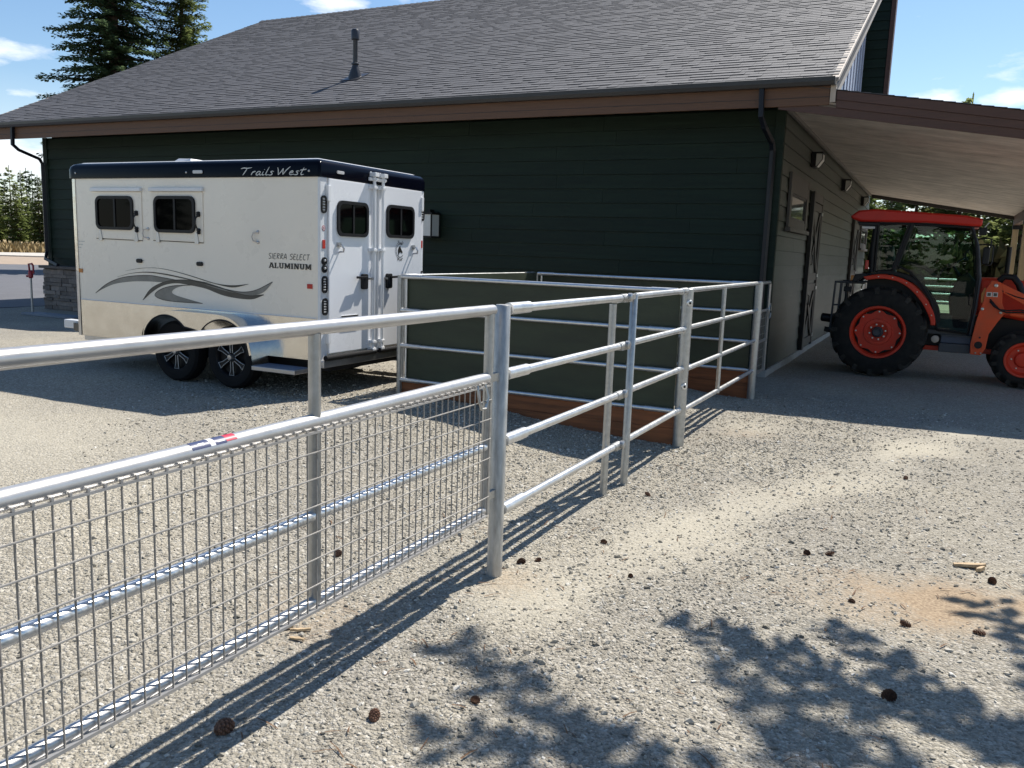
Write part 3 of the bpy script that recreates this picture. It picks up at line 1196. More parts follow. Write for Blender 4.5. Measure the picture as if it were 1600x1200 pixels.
def dutch_door(y0, y1, ztop):
    X0 = BX + .012
    mb = MB()
    mb.box(X0, X0 + .012, y0, y1, .06, ztop)
    d = mb.build('dutch_door', DOORP, barn)
    mb = MB()
    mb.box(X0, X0 + .07, y0 - .17, y0 - .002, .06, ztop + .16)
    mb.build('jamb', TRIMD, d, bevel=.004)
    mb = MB()
    mb.box(X0, X0 + .05, y1 + .002, y1 + .13, .06, ztop + .16)
    mb.build('jamb', TRIMB, d, bevel=.004)
    mb = MB()
    mb.box(X0, X0 + .048, y0, y1, ztop + .003, ztop + .17)
    mb.build('lintel', TRIMB, d, bevel=.004)
    xa, xb = X0 + .0125, X0 + .04
    zm = 1.30
    for (za, zb) in ((.10, zm - .03), (zm + .03, ztop - .02)):
        for (p, q) in (((y0, za), (y0 + .1, zb)), ((y1 - .1, za), (y1, zb))):
            mb = MB()
            mb.box(xa, xb, p[0], q[0], p[1], q[1])
            mb.build('stile', TRIMD, d)
        for (p, q) in ((za, za + .14), (zb - .14, zb)):
            mb = MB()
            mb.box(xa, xb, y0 + .102, y1 - .102, p, q)
            mb.build('rail', TRIMB, d)
        for sgn in (0, 1):
            ya, yb = (y0 + .13, y1 - .13) if sgn == 0 else (y1 - .13, y0 + .13)
            mb = MB()
            xo = .027 + .012 * sgn
            mb.bar((X0 + xo, ya, za + .17), (X0 + xo, yb, zb - .17), .10, .02 if sgn == 0 else .018, up=(1, 0, 0))
            mb.build('brace', TRIMD, d)
    for zz in (.25, zm - .12, zm + .12, ztop - .18):
        mb = MB()
        mb.box(X0 + .051, X0 + .06, y1 - .09, y1 + .10, zz - .03, zz + .03)
        mb.build('hinge', ALU_D, d)
    for zz in (.98, 1.72):
        mb = MB()
        mb.path([(X0 + .05, y0 + .05, zz - .1), (X0 + .09, y0 + .05, zz - .08), (X0 + .09, y0 + .05, zz + .08), (X0 + .05, y0 + .05, zz + .1)], .01, 6)
        mb.build('handle', BLACKM, d)


dutch_door(16.5, 17.75, 2.78)
dutch_door(24.95, 26.6, 2.78)


# porch
PS = -.158
PY0, PY1 = 12.235, 29.75


def pz(x, base):
    return base + PS * (x - BX)


b = MB()
PXR = 2.05
b.prism([(BX + .03, pz(BX + .03, 4.05)), (PXR, pz(PXR, 4.05)), (PXR, pz(PXR, 3.90)), (BX + .03, pz(BX + .03, 3.90))], 'xz', PY0 + .045, PY1)
porch = b.build('porch_roof', mat('roof_felt', (.05, .05, .053), .9), barn)
# course edges of the porch shingles, stepped down towards the right
x = BX + .05
i = 0
while x < PXR:
    x1 = min(x + .142, PXR + .03)
    mb = MB()
    mb.add([(x, PY0 - .02, pz(x, 4.055)), (x1, PY0 - .02, pz(x1, 4.063)), (x1, PY1, pz(x1, 4.063)), (x, PY1, pz(x, 4.055)),
            (x1, PY0 - .02, pz(x1, 4.05)), (x1, PY1, pz(x1, 4.05)), (x, PY0 - .02, pz(x, 4.05))], [(0, 1, 2, 3), (1, 4, 5, 2), (0, 6, 4, 1)])
    o = mb.build('shingle_course', SHINGLE, porch, recalc=False)
    a = o.data.attributes.new('tone', 'FLOAT', 'FACE')
    a.data.foreach_set('value', [r2.uniform(.3, .8)] * 3)
    x += .142
    i += 1
for (t0, t1, yo, nm) in ((4.045, 3.93, -.012, 'fascia'), (3.928, 3.83, .0, 'fascia'), (3.828, 3.72, .012, 'fascia')):
    mb = MB()
    xa = -1.412 if t0 > 3.9 else BX + .03
    mb.prism([(xa, pz(xa, t0)), (PXR, pz(PXR, t0)), (PXR, pz(PXR, t1)), (xa, pz(xa, t1))], 'xz', PY0 + yo, PY0 + .043)
    mb.build(nm, BROWN2, porch, bevel=.003)
y = PY0 + .05
while y < PY1 - .01:
    y1 = min(y + .135, PY1)
    mb = MB()
    dz = r2.uniform(-.002, .002)
    mb.prism([(BX + .035, pz(BX + .035, 3.895) + dz), (PXR - .16, pz(PXR - .16, 3.895) + dz), (PXR - .16, pz(PXR - .16, 3.87) + dz), (BX + .035, pz(BX + .035, 3.87) + dz)], 'xz', y + .001, y1 - .001)
    mb.build('ceiling_board', CEIL, porch)
    y = y1
b = MB()
b.box(BX + .035, BX + .075, PY0 + .05, PY1, 3.80, 3.865)
b.build('ceiling_trim', mat('pale_ceiling_trim', (.16, .15, .14), .6), porch)
b = MB()
b.box(PXR - .158, PXR, PY0 + .05, PY1, pz(PXR, 3.62), pz(PXR, 3.898))
b.build('porch_beam', BROWN2, porch, bevel=.006)
b = MB()
b.prism([(BX + .08, pz(BX + .08, 3.868)), (PXR - .16, pz(PXR - .16, 3.868)), (PXR - .16, pz(PXR - .16, 3.76)), (BX + .08, pz(BX + .08, 3.76))], 'xz', PY1 - .09, PY1 - .01)
b.build('end_beam', TRIMD, porch)
for i, yp in enumerate((29.6, 26.0, 22.4, 18.8, 15.2, 12.4)):
    mb = MB()
    mb.box(PXR - .155, PXR - .005, yp - .08, yp + .08, .12, pz(PXR, 3.50))
    p = mb.build('porch_post', POSTW, barn, bevel=.006)
    mb = MB()
    mb.box(PXR - .17, PXR + .01, yp - .095, yp + .095, pz(PXR, 3.503), pz(PXR, 3.615))
    mb.build('post_bracket', BLACKM, p)
    mb = MB()
    mb.box(PXR - .18, PXR + .02, yp - .105, yp + .105, -.1, .117)
    mb.build('post_base', CONC, p)

# plumbing vent through the roof
vb = Vector((-10.492, 13.937, 4.904))
vent = MB()
vent.lathe([(.135, -.06), (.135, .02), (.055, .235), (.052, .26)], vb, (0, 0, 1), 20)
vent.prism([(vb.x - .2, 0), (vb.x + .2, 0), (vb.x + .2, 0), (vb.x - .2, 0)], 'xz', 0, 0)
vent.v = vent.v[:-8]
vent.f = vent.f[:-6]
VENTM = mat('dark_vent_pipe', (.035, .036, .042), .4, .1, .1, 8)
v0 = vent.build('roof_vent', VENTM, roof, smooth=40)
b = MB()
b.lathe([(.046, .2), (.046, .74), (.0485, .745)], vb, (0, 0, 1), 18)
b.build('vent_pipe', VENTM, roof, smooth=40)
b = MB()
b.lathe([(.05, .70), (.078, .715), (.082, .86), (.06, .90), (.02, .915)], vb, (0, 0, 1), 20)
b.build('vent_cap', VENTM, roof, smooth=40)
b = MB()
b.lathe([(.062, .243), (.075, .25), (.075, .272), (.058, .285)], vb, (0, 0, 1), 18)
b.build('vent_collar', VENTM, roof, smooth=40)
b = MB()
c0 = (vb.x, (vb.y - EY) / sd.y)
b.add([rp(vb.x - .2, c0[1] - .22, .026), rp(vb.x + .2, c0[1] - .22, .026), rp(vb.x + .2, c0[1] + .22, .026), rp(vb.x - .2, c0[1] + .22, .026),
       rp(vb.x - .2, c0[1] - .22, .0), rp(vb.x + .2, c0[1] - .22, .0), rp(vb.x + .2, c0[1] + .22, .0), rp(vb.x - .2, c0[1] + .22, .0)],
      [(0, 1, 2, 3), (0, 4, 5, 1), (1, 5, 6, 2), (2, 6, 7, 3), (3, 7, 4, 0)])
b.build('vent_flashing', VENTM, roof)


# wall lamps on the gable side
def wall_pack(y, z, label):
    t = empty('wall_lamp', (BX + .011, y, z), label, 'lamp', 'dark wall lamps under the porch')
    mb = MB()
    x = BX + .011
    mb.prism([(x, z - .13), (x, z + .13), (x + .19, z + .13), (x + .19, z + .10), (x + .075, z + .10), (x + .075, z - .13)], 'xz', y - .17, y + .17)
    mb.build('housing', BLACKP, t, bevel=.006)
    mb = MB()
    mb.prism([(x + .0755, z - .115), (x + .0755, z + .0995), (x + .18, z + .0995), (x + .18, z + .0), (x + .10, z - .115)], 'xz', y - .155, y + .155)
    mb.build('lens', FROST, t, bevel=.008)
    mb = MB()
    for yy_ in (y - .158, y + .158):
        mb.path([(x + .08, yy_, z - .118), (x + .10, yy_, z - .118), (x + .183, yy_, z - .002), (x + .183, yy_, z + .098)], .007, 5)
    mb.build('lens_rim', BLACKP, t)
    return t


wall_pack(16.15, 3.46, 'dark wedge wall lamp nearest the barn corner, above the dutch door')
wall_pack(21.45, 3.46, 'dark wedge wall lamp on the gable wall, middle of three under the porch')
wall_pack(27.0, 3.46, 'dark wedge wall lamp under the porch, farthest of three from the barn corner')

# lantern on the eave wall
L0 = empty('wall_lantern', (-8.05, BY - .012, 1.9), 'black box lantern with pale glass on the green wall beside the horse trailer', 'lantern')
b = MB()
b.box(-8.11, -7.93, BY - .055, BY - .0105, 1.93, 2.32)
b.build('back_plate', BLACKM, L0, bevel=.004)
b = MB()
lx0, lx1, ly0, ly1 = -8.17, -7.89, BY - .33, BY - .07
for x in (lx0, lx1):
    for yy_ in (ly0, ly1):
        b.box(x - .011, x + .011, yy_ - .011, yy_ + .011, 1.90, 2.27)
b.box(lx0 - .02, lx1 + .02, ly0 - .02, ly1 + .02, 2.27, 2.30)
b.box(lx0 - .015, lx1 + .015, ly0 - .015, ly1 + .015, 1.875, 1.90)
b.box(-8.06, -8.00, BY - .2, BY - .06, 2.302, 2.36)
b.build('cage', BLACKM, L0)
for nm, a in (('glass', (lx0 + .014, lx1 - .014, ly0 - .002, ly0 + .004)), ('glass', (lx1 - .004, lx1 + .002, ly0 + .014, ly1 - .014)), ('glass', (lx0 - .002, lx0 + .004, ly0 + .014, ly1 - .014))):
    b = MB()
    b.box(a[0], a[1], a[2], a[3], 1.902, 2.268)
    b.build(nm, FROST, L0)

# ------------------------------------------------------------------ pipe gate and corral
FX = -1.936
RAILZ = (1.405, 1.068, .718, .345)


def pipe(p, q, r, name, m, parent, n=14):
    mb = MB()
    mb.tube(p, q, r, n)
    return mb.build(name, m, parent, smooth=50)


gate = empty('gate', (FX, 3.66, 0), 'silver wire-mesh pipe gate filling the left foreground', 'gate')
GY0, GY1 = -1.18, 3.66
for y_ in (GY0, GY1):
    b = MB()
    b.tube((FX, y_, .373), (FX, y_, 1.392), .0245, 16)
    b.build('end_upright', GALV, gate, smooth=50)
b = MB()
b.tube((FX, GY0 - .028, 1.408), (FX, GY1 + .028, 1.408), .0265, 16)
b.build('top_rail', GATEPAINT, gate, smooth=50)
pipe((FX, GY0 + .02, 1.072), (FX, GY1 - .02, 1.072), .029, 'mesh_top_rail', GATEPAINT, gate, 16)
pipe((FX, GY0 + .02, .725), (FX, GY1 - .02, .725), .0205, 'middle_rail', GALV_B, gate)
pipe((FX, GY0 + .02, .395), (FX, GY1 - .02, .395), .022, 'bottom_rail', GATEPAINT, gate)
for yu in (2.345, .22):
    b = MB()
    b.tube((FX, yu, .40), (FX, yu, 1.39), .0225, 16)
    b.build('upright', GALV, gate, smooth=50)
xm = FX + .030
b = MB()
b.box(xm - .006, xm + .004, GY0 + .03, GY1 - .03, 1.038, 1.046)
b.build('mesh_retaining_strip', GATEPAINT, gate)
b = MB()
b.box(xm - .012, xm + .006, GY0 + .03, GY1 - .03, .372, .382)
b.build('mesh_retaining_strip', GATEPAINT, gate)
wy = []
y = 3.63
meW = None
while y > GY0 + .03:
    if meW is None:
        mb = MB()
        mb.tube((0, 0, .378), (0, 0, 1.052), .0031, 6)
        o = mb.build('wire', WIRE, gate, smooth=60)
        meW = o.data
        for vtx in meW.vertices:
            vtx.co += ORG['gate']
    else:
        o = bpy.data.objects.new('wire', meW)
        COL.objects.link(o)
        o.parent = gate
    o.location = Vector((xm, y, 0)) - ORG['gate']
    wy.append(y)
    y -= .0504
for zz in (.971, .875, .774, .675, .576, .476):
    pipe((xm + .005, GY0 + .03, zz), (xm + .005, GY1 - .02, zz), .0031, 'wire', WIRE, gate, 6)
# little clips that hook the wires over the rail
mb = MB()
for y in wy:
    mb.box(xm - .005, xm + .0035, y - .0035, y + .0035, 1.0465, 1.056)
mb.build('wire_clip', GATEPAINT, gate, kind='stuff')
# warning sticker wrapped on the mesh top rail


def rail_sticker(y0, y1, a0, a1, m, name):
    mb = MB()
    n = 6
    lft, rgt = [], []
    for i in range(n + 1):
        a = R(a0 + (a1 - a0) * i / n)
        lft.append((FX + math.cos(a) * .0296, y0, 1.072 + math.sin(a) * .0296))
        rgt.append((FX + math.cos(a) * .0296, y1, 1.072 + math.sin(a) * .0296))
    mb.strip(lft, rgt)
    return mb.build(name, m, gate, smooth=50, recalc=False)


rail_sticker(1.765, 1.835, 25, 95, STKBLUE, 'sticker')
rail_sticker(1.8355, 1.855, 25, 95, STKWHITE, 'sticker')
rail_sticker(1.8555, 1.90, 25, 95, STKBLUE, 'sticker')
rail_sticker(1.9005, 1.945, 32, 95, STKRED, 'sticker')
mb = MB()
mb.add([(FX + math.cos(R(a)) * .0300, yy2, 1.072 + math.sin(R(a)) * .0300) for a, yy2 in ((60, 1.79), (42, 1.81), (60, 1.815))], [(0, 1, 2)])
mb.add([(FX + math.cos(R(a)) * .0300, yy2, 1.072 + math.sin(R(a)) * .0300) for a, yy2 in ((46, 1.865), (46, 1.895), (40, 1.895), (40, 1.865))], [(0, 1, 2, 3)])
mb.build('sticker_print', STKWHITE, gate, recalc=False)
# latch chain loop hanging by the hinge end
b = MB()
b.path([(FX + .03, 3.50, 1.055), (FX + .045, 3.49, .99), (FX + .045, 3.52, .94), (FX + .045, 3.56, .94), (FX + .045, 3.585, .99), (FX + .03, 3.575, 1.055)], .007, 6)
b.build('chain_loop', GALV, gate, smooth=50)
mb = MB()
mb.box(FX - .012, FX + .012, GY1 + .02, 3.77, 1.05, 1.09)
mb.box(FX - .012, FX + .012, GY1 + .02, 3.77, .44, .48)
mb.build('hinge', GALV, gate)

post = MB()
post.lathe([(.040, -.25), (.040, 1.422), (.034, 1.43), (0, 1.432)], (FX, 3.797, 0), (0, 0, 1), 24)
gp = tag(post.build('gate_post', GALV_OLD, smooth=40, loc=(FX, 3.797, 0)), 'round galvanised post between the mesh gate and the four rail panel', 'post')


def sleeve(p, q, r, parent, m=GALV_B):
    return pipe(p, q, r, 'rail_sleeve', m, parent)


def clamp(y, z, parent):
    mb = MB()
    mb.box(FX - .02, FX + .02, y - .09, y + .09, z - .035, z - .02)
    mb.lathe([(.018, 0), (.03, .006), (.03, .03), (.018, .036)], (FX + .012, y, z), (1, 0, 0), 12)
    mb.build('clamp', GALV, parent)


pa = empty('fence_panel', (FX, 4.7, 0), 'four rail pipe panel just right of the gate post', 'fence panel', 'four rail galvanised corral panels')
for z in RAILZ:
    pipe((FX, 4.06, z), (FX, 5.62, z - .004), .0235, 'rail', GALV_B, pa)
    sleeve((FX, 3.86, z + .001), (FX, 4.10, z), .031, pa)
    mb = MB()
    mb.tube((FX, 3.838, z), (FX, 3.866, z), .014, 8)
    mb.build('rail_bolt', GALV, pa)
    pipe((FX, 5.585, z - .004), (FX, 5.70, z - .004), .0275, 'rail_collar', GALV, pa)
    clamp(5.70, z, pa)
pipe((FX - .03, 5.52, .0), (FX - .03, 5.52, 1.36), .026, 'upright', GALV, pa)

pb = empty('fence_panel', (FX, 6.6, 0), 'short pipe panel between the double uprights and the pen corner post', 'fence panel', 'four rail galvanised corral panels')
mb = MB()
mb.lathe([(.028, -.06), (.028, 1.415), (.024, 1.42), (0, 1.421)], (FX, 5.875, 0), (0, 0, 1), 16)
mb.build('upright', GALV, pb, smooth=40)
mb = MB()
mb.bar((FX - .015, 5.50, 1.385), (FX, 5.86, 1.405), .04, .035)
mb.build('top_link', GALV, pb)
for z in RAILZ:
    pipe((FX, 5.90, z), (FX, 7.20, z), .0235, 'rail', GALV_B, pb)
    sleeve((FX, 7.14, z), (FX, 7.30, z), .028, pb)

pc = MB()
pc.lathe([(.05, -.2), (.05, 1.418), (.042, 1.426), (0, 1.428)], (FX, 7.36, 0), (0, 0, 1), 24)
cp_ = tag(pc.build('corner_post', GALV, smooth=40, loc=(FX, 7.36, 0)), 'thick galvanised corner post of the green panelled pen, nearest the camera', 'post')
for z in (1.30, .56):
    mb = MB()
    mb.lathe([(.026, 0), (.03, .004), (.026, .012), (.012, .014)], (FX + .03, 7.322, z), (.62, -.78, 0), 14)
    mb.build('bolt_cap', GALV_B, cp_, smooth=40)
    mb = MB()
    mb.lathe([(.012, .0142), (.008, .02)], (FX + .03, 7.322, z), (.62, -.78, 0), 8)
    mb.build('bolt_head', BLACKP, cp_)

pd = empty('fence_panel', (FX, 9.0, 0), 'four rail pipe panel along the open side of the pen towards the barn', 'fence panel', 'four rail galvanised corral panels')
for z in (1.408, 1.075, .70, .325):
    pipe((FX, 7.41, z), (FX, 10.66, z), .0225, 'rail', GALV_B, pd)
pipe((FX, 8.8, .30), (FX, 8.8, 1.40), .023, 'upright', GALV, pd)
pe = MB()
pe.lathe([(.048, -.25), (.048, 1.425), (.04, 1.432), (0, 1.434)], (FX, 10.71, 0), (0, 0, 1), 20)
pe_ = tag(pe.build('corner_post', GALV, smooth=40, loc=(FX, 10.71, 0)), 'galvanised pen post beside the small gate near the barn corner', 'post')

sg = empty('small_gate', (FX, 10.76, 0), 'small galvanised mesh gate between the last pen post and the barn corner', 'gate')
y0g, y1g = 10.83, 11.46
mb = MB()
mb.path([(FX, y0g, .25), (FX, y0g, 1.38), (FX, y0g + .03, 1.405), (FX, y1g - .03, 1.405), (FX, y1g, 1.38), (FX, y1g, .25)], .021, 10)
mb.build('gate_frame', GALV, sg, smooth=50)
for z in (1.05, .66, .26):
    pipe((FX, y0g, z), (FX, y1g, z), .019, 'rail', GALV, sg)
for y in np.arange(y0g + .08, y1g, .075):
    pipe((FX + .02, y, .26), (FX + .02, y, 1.05), .0025, 'wire', WIRE, sg, 5)
for z in (.36, .46, .56, .76, .86, .96):
    pipe((FX + .023, y0g, z), (FX + .023, y1g, z), .0025, 'wire', WIRE, sg, 5)
mb = MB()
for yc in (10.80, 11.50):
    mb.path([(FX + .02, yc + .07 * math.cos(a), 1.03 + .10 * math.sin(a)) for a in np.linspace(0, 6.0, 14)], .007, 6)
mb.build('chain_loop', GALV, sg, smooth=50)

# pen made of olive boarded panels behind rails
PYF, PYB, PXL = 7.36, 10.71, -4.956


def pen_panel(name, label, along, c, a0, a1, side, gz0, gz1, divs=2):
    """boarded panel: rails, boards behind them and a kick board at the foot"""
    loc = (a0, c, 0) if along == 'x' else (c, a0, 0)
    t = empty(name, loc, label, 'pen panel', 'olive boarded pen panels')

    def P(a, o, z):
        return (a, c + o * side, z) if along == 'x' else (c + o * side, a, z)
    for z in (1.398, 1.05, .682, .322):
        pipe(P(a0 + .02, 0, z), P(a1 - .02, 0, z), .0205, 'rail', GALV_B, t, 12)
        for e0, e1 in ((a0 + .03, a0 + .26), (a1 - .30, a1 - .06)):
            pipe(P(e0, 0, z), P(e1, 0, z), .0245, 'rail_sleeve', GALV_B, t, 12)
    pipe(P(a0, 0, gz0), P(a0, 0, 1.41), .026, 'end_upright', GALV, t)
    pipe(P(a0 + .075, .01, .32), P(a0 + .075, .01, 1.38), .012, 'inner_upright', GALV_B, t, 10)
    zs = (1.40, 1.05, .682, .315)
    for j in range(3):
        mb = MB()
        lo, hi = zs[j + 1] + .002, zs[j] - .002 if j else 1.412
        pa_, pb_ = P(a0 + .06, .028, lo), P(a1 - .04, .048, hi)
        mb.box(min(pa_[0], pb_[0]), max(pa_[0], pb_[0]), min(pa_[1], pb_[1]), max(pa_[1], pb_[1]), lo, hi)
        mb.build('panel_board', PENB, t)
    mb = MB()
    pa_, pb_ = P(a0 + .02, .022, 0), P(a1 - .02, .062, 0)
    x0, x1, y0, y1 = min(pa_[0], pb_[0]), max(pa_[0], pb_[0]), min(pa_[1], pb_[1]), max(pa_[1], pb_[1])
    for (lo, hi) in ((-.1, .155), (.157, .305)):
        mb = MB()
        mb.box(x0, x1, y0, y1, lo, hi)
        mb.build('kick_board', KICK, t, bevel=.003)
    return t


pen_panel('pen_front_panel', 'olive boarded pen panel with brown kick board facing the camera', 'x', PYF, PXL, FX - .03, 1, .1, 0)
pen_panel('pen_back_panel', 'dark boarded pen panel closest to the barn wall', 'x', PYB, PXL, FX - .03, 1, .1, 0)
pen_panel('pen_side_panel', 'boarded pen panel beside the horse trailer, seen only along its sunlit top', 'y', PXL, PYF + .05, PYB - .05, 1, .1, .1)

# ------------------------------------------------------------------ lettering helpers
SCRIPT = {
    'T': (.92, [[(-.10, .86), (.18, .97), (.48, .92), (.92, 1.0)], [(.50, .93), (.40, .6), (.24, .2), (.16, .0)]]),
    'r': (.46, [[(.02, .0), (.10, .25), (.16, .5)], [(.12, .28), (.24, .45), (.36, .50), (.42, .44)]]),
    'a': (.56, [[(.44, .42), (.30, .50), (.12, .36), (.04, .12), (.12, .0), (.26, .08), (.42, .40)], [(.44, .46), (.36, .16), (.42, .02), (.58, .06)]]),
    'i': (.32, [[(.14, .48), (.06, .18), (.10, .02), (.28, .06)], [(.20, .68), (.23, .74)]]),
    'l': (.34, [[(.30, 1.05), (.16, .55), (.06, .14), (.12, .01), (.28, .05)]]),
    's': (.50, [[(.44, .46), (.28, .50), (.16, .40), (.30, .24), (.28, .06), (.10, .0), (-.06, .06)]]),
    ' ': (.22, []),
    'W': (1.12, [[(.02, .98), (.12, .55), (.16, .0)], [(.16, .0), (.40, .45), (.56, .86)], [(.56, .86), (.56, .4), (.58, .02)], [(.58, .02), (.84, .6), (1.16, 1.06)]]),
    'e': (.48, [[(.06, .22), (.26, .28), (.36, .40), (.26, .50), (.10, .36), (.06, .12), (.18, .0), (.44, .10)]]),
    't': (.46, [[(.30, .92), (.16, .40), (.10, .10), (.18, .0), (.36, .06)], [(-.02, .58), (.22, .62), (.54, .70)]]),
}
CAPS = {
    'S': (.55, [[(.50, .92), (.30, 1.0), (.08, .88), (.10, .64), (.36, .46), (.48, .24), (.30, .02), (.02, .06)]]),
    'I': (.22, [[(.12, 1.0), (.08, .0)]]),
    'E': (.54, [[(.48, .98), (.10, .94), (.06, .04), (.46, .02)], [(.08, .52), (.40, .54)]]),
    'R': (.60, [[(.08, .0), (.12, .98)], [(.12, .96), (.42, .96), (.46, .66), (.12, .50), (.52, .0)]]),
    'A': (.64, [[(.0, .0), (.30, 1.0), (.56, .0)], [(.10, .34), (.48, .32)]]),
    'L': (.48, [[(.10, 1.0), (.06, .04), (.44, .04)]]),
    'C': (.56, [[(.48, .86), (.30, 1.0), (.06, .62), (.10, .14), (.30, .0), (.48, .12)]]),
    'T': (.62, [[(.0, .96), (.58, 1.0)], [(.30, .98), (.28, .0)]]),
    ' ': (.38, []),
}


def ribbon(mb, pts, w, P, off, taper=0.):
    pts = [Vector((a, b_)) for a, b_ in pts]
    k = len(pts)
    lft, rgt = [], []
    for i, p in enumerate(pts):
        d = (pts[min(i + 1, k - 1)] - pts[max(i - 1, 0)]).normalized()
        n = Vector((-d.y, d.x))
        t = i / max(1, k - 1)
        ww = w * (1 - taper * abs(2 * t - 1) ** 2) / 2
        lft.append(P(*(p + n * ww), off))
        rgt.append(P(*(p - n * ww), off))
    mb.strip(lft, rgt)


def stroke_text(txt, font, P, a0, z0, width, height, w, slant=0., taper=.0, smooth=True, gap=.0):
    """P(a, z, off) -> 3-D point on the surface; text runs along +a"""
    tot = sum(font[c][0] + gap for c in txt) - gap
    kx = width / tot
    mb = MB()
    x = 0
    off = .0022
    for c in txt:
        adv, strokes = font[c]
        for st in strokes:
            pts = catmull(st, 5) if smooth and len(st) > 2 else st
            q = [(a0 + (x + px) * kx + pz_ * height * slant, z0 + pz_ * height) for px, pz_ in pts]
            ribbon(mb, q, w, P, off, taper)
            off += .00008
        x += adv + gap
    return mb


def slab_text(txt, P, a0, z0, width, height):
    """heavy slab serif capitals out of bars"""
    G = {
        'A': (.86, [((.10, .0), (.40, 1.0), .2), ((.76, .0), (.46, 1.0), .24), ((.22, .30), (.64, .30), .14), ((-.02, .06), (.28, .06), .13), ((.56, .06), (.92, .06), .13), ((.22, .95), (.5, .95), .12)]),
        'L': (.72, [((.20, .0), (.20, 1.0), .24), ((.02, .06), (.68, .06), .13), ((.02, .94), (.40, .94), .13), ((.62, .0), (.62, .34), .13)]),
        'U': (.86, [((.20, .16), (.20, 1.0), .24), ((.66, .16), (.66, 1.0), .22), ((.20, .10), (.66, .10), .2), ((.02, .94), (.38, .94), .13), ((.50, .94), (.84, .94), .13)]),
        'M': (1.06, [((.18, .0), (.18, 1.0), .18), ((.86, .0), (.86, 1.0), .22), ((.22, .96), (.52, .16), .2), ((.52, .16), (.82, .96), .2), ((.02, .06), (.34, .06), .13), ((.70, .06), (1.02, .06), .13), ((.02, .94), (.26, .94), .13), ((.80, .94), (1.02, .94), .13)]),
        'I': (.44, [((.21, .0), (.21, 1.0), .26), ((.02, .06), (.40, .06), .13), ((.02, .94), (.40, .94), .13)]),
        'N': (.90, [((.18, .0), (.18, 1.0), .18), ((.72, .0), (.72, 1.0), .18), ((.22, .96), (.68, .06), .24), ((.02, .06), (.34, .06), .13), ((.02, .94), (.28, .94), .13), ((.56, .94), (.88, .94), .13)]),
    }
    tot = sum(G[c][0] for c in txt) + .04 * (len(txt) - 1)
    kx = width / tot
    mb = MB()
    x = 0
    off = .0022
    for c in txt:
        adv, bars = G[c]
        for p, q, w in bars:
            horiz = abs(p[1] - q[1]) < .02
            ww = w * (height if horiz else kx)
            ribbon(mb, [(a0 + (x + p[0]) * kx, z0 + p[1] * height), (a0 + (x + q[0]) * kx, z0 + q[1] * height)], ww, P, off)
            off += .00008
        x += adv + .04
    return mb


# ------------------------------------------------------------------ the horse trailer
TX, TY, TL, TW = -5.411, 6.630, 3.66, 1.8516
trailer = empty('horse_trailer', (TX, TY, .17), 'white bumper pull horse trailer with navy roof band parked beside the green barn', 'horse trailer')


def foot(off, rf=.15, rr=.03, n=6):
    x0, x1, y0, y1 = TX - TL - off, TX + off, TY - off, TY + TW + off
    pts = []
    for (cx, cy, r, a0) in ((x1, y0, rr, -90), (x1, y1, rr, 0), (x0, y1, rf, 90), (x0, y0, rf, 180)):
        sx = 1 if cx == x1 else -1
        sy = 1 if cy == y1 else -1
        ccx, ccy = cx - sx * r, cy - sy * r
        for i in range(n + 1):
            a = R(a0 + 90 * i / n)
            pts.append((ccx + r * math.cos(a), ccy + r * math.sin(a)))
    return pts


def loft(loops):
    mb = MB()
    k = len(loops[0][0])
    for poly, z in loops:
        mb.v += [(x, y, z) for x, y in poly]
    for i in range(len(loops) - 1):
        for j in range(k):
            mb.f.append((i * k + j, i * k + (j + 1) % k, (i + 1) * k + (j + 1) % k, (i + 1) * k + j))
    mb.f.append(tuple(reversed(range(k))))
    mb.f.append(tuple((len(loops) - 1) * k + j for j in range(k)))
    return mb


loft([(foot(0), .551), (foot(0), 2.345)]).build('body', WHITE, trailer, smooth=40)
loft([(foot(.012), 2.338), (foot(.022), 2.345), (foot(.022), 2.44), (foot(.012), 2.475), (foot(-.012), 2.50), (foot(-.05), 2.512)]).build('roof_band', NAVY, trailer, smooth=50)
loft([(foot(-.048), 2.508), (foot(-.08), 2.522), (foot(-.30), 2.535)]).build('roof_skin', ROOFT, trailer, smooth=50)


def SP(a, z, off=.002):
    return (TX + a, TY - off, z)


def RP(bb, z, off=.002):
    return (TX + off, TY + bb, z)


# lower aluminium stone guard and the bright front corner
mb = MB()
mb.box(TX - 3.50, TX - .035, TY - .006, TY - .001, .545, .964)
mb.build('stone_guard', ALU, trailer, bevel=.002)
mb = MB()
fo = foot(.006)
fr = [p for p in fo if p[0] < TX - TL + .16 and p[1] < TY + .16]
lower = [(x, y, .545) for x, y in fr] + [(TX - 3.503, TY - .006, .545)]
mid = [(x, y, 1.29) for x, y in fr] + [(TX - 3.530, TY - .006, 1.29)]
mb.strip(lower, mid)
m1 = mb.build('front_corner_tread_plate', ALU_D, trailer, smooth=40, recalc=False)
mb = MB()
mid2 = [(x, y, 1.295) for x, y in fr] + [(TX - 3.53, TY - .006, 1.295)]
up_ = [(x, y, 2.336) for x, y in fr] + [(TX - 3.56, TY - .006, 2.336)]
mb.strip(mid2, up_)
mb.build('front_corner_trim', ALU, trailer, smooth=40, recalc=False)
# trim seam strip between white skin and guard
mb = MB()
mb.box(TX - 3.50, TX - .035, TY - .0085, TY - .001, .966, .974)
mb.build('guard_trim', WHITE_F, trailer)


def rrect(a0, a1, z0, z1, r, n=5):
    pts = []
    for cx, cz, a in ((a1 - r, z1 - r, 0), (a0 + r, z1 - r, 90), (a0 + r, z0 + r, 180), (a1 - r, z0 + r, 270)):
        for i in range(n + 1):
            t = R(a + 90 * i / n)
            pts.append((cx + r * math.cos(t), cz + r * math.sin(t)))
    return pts


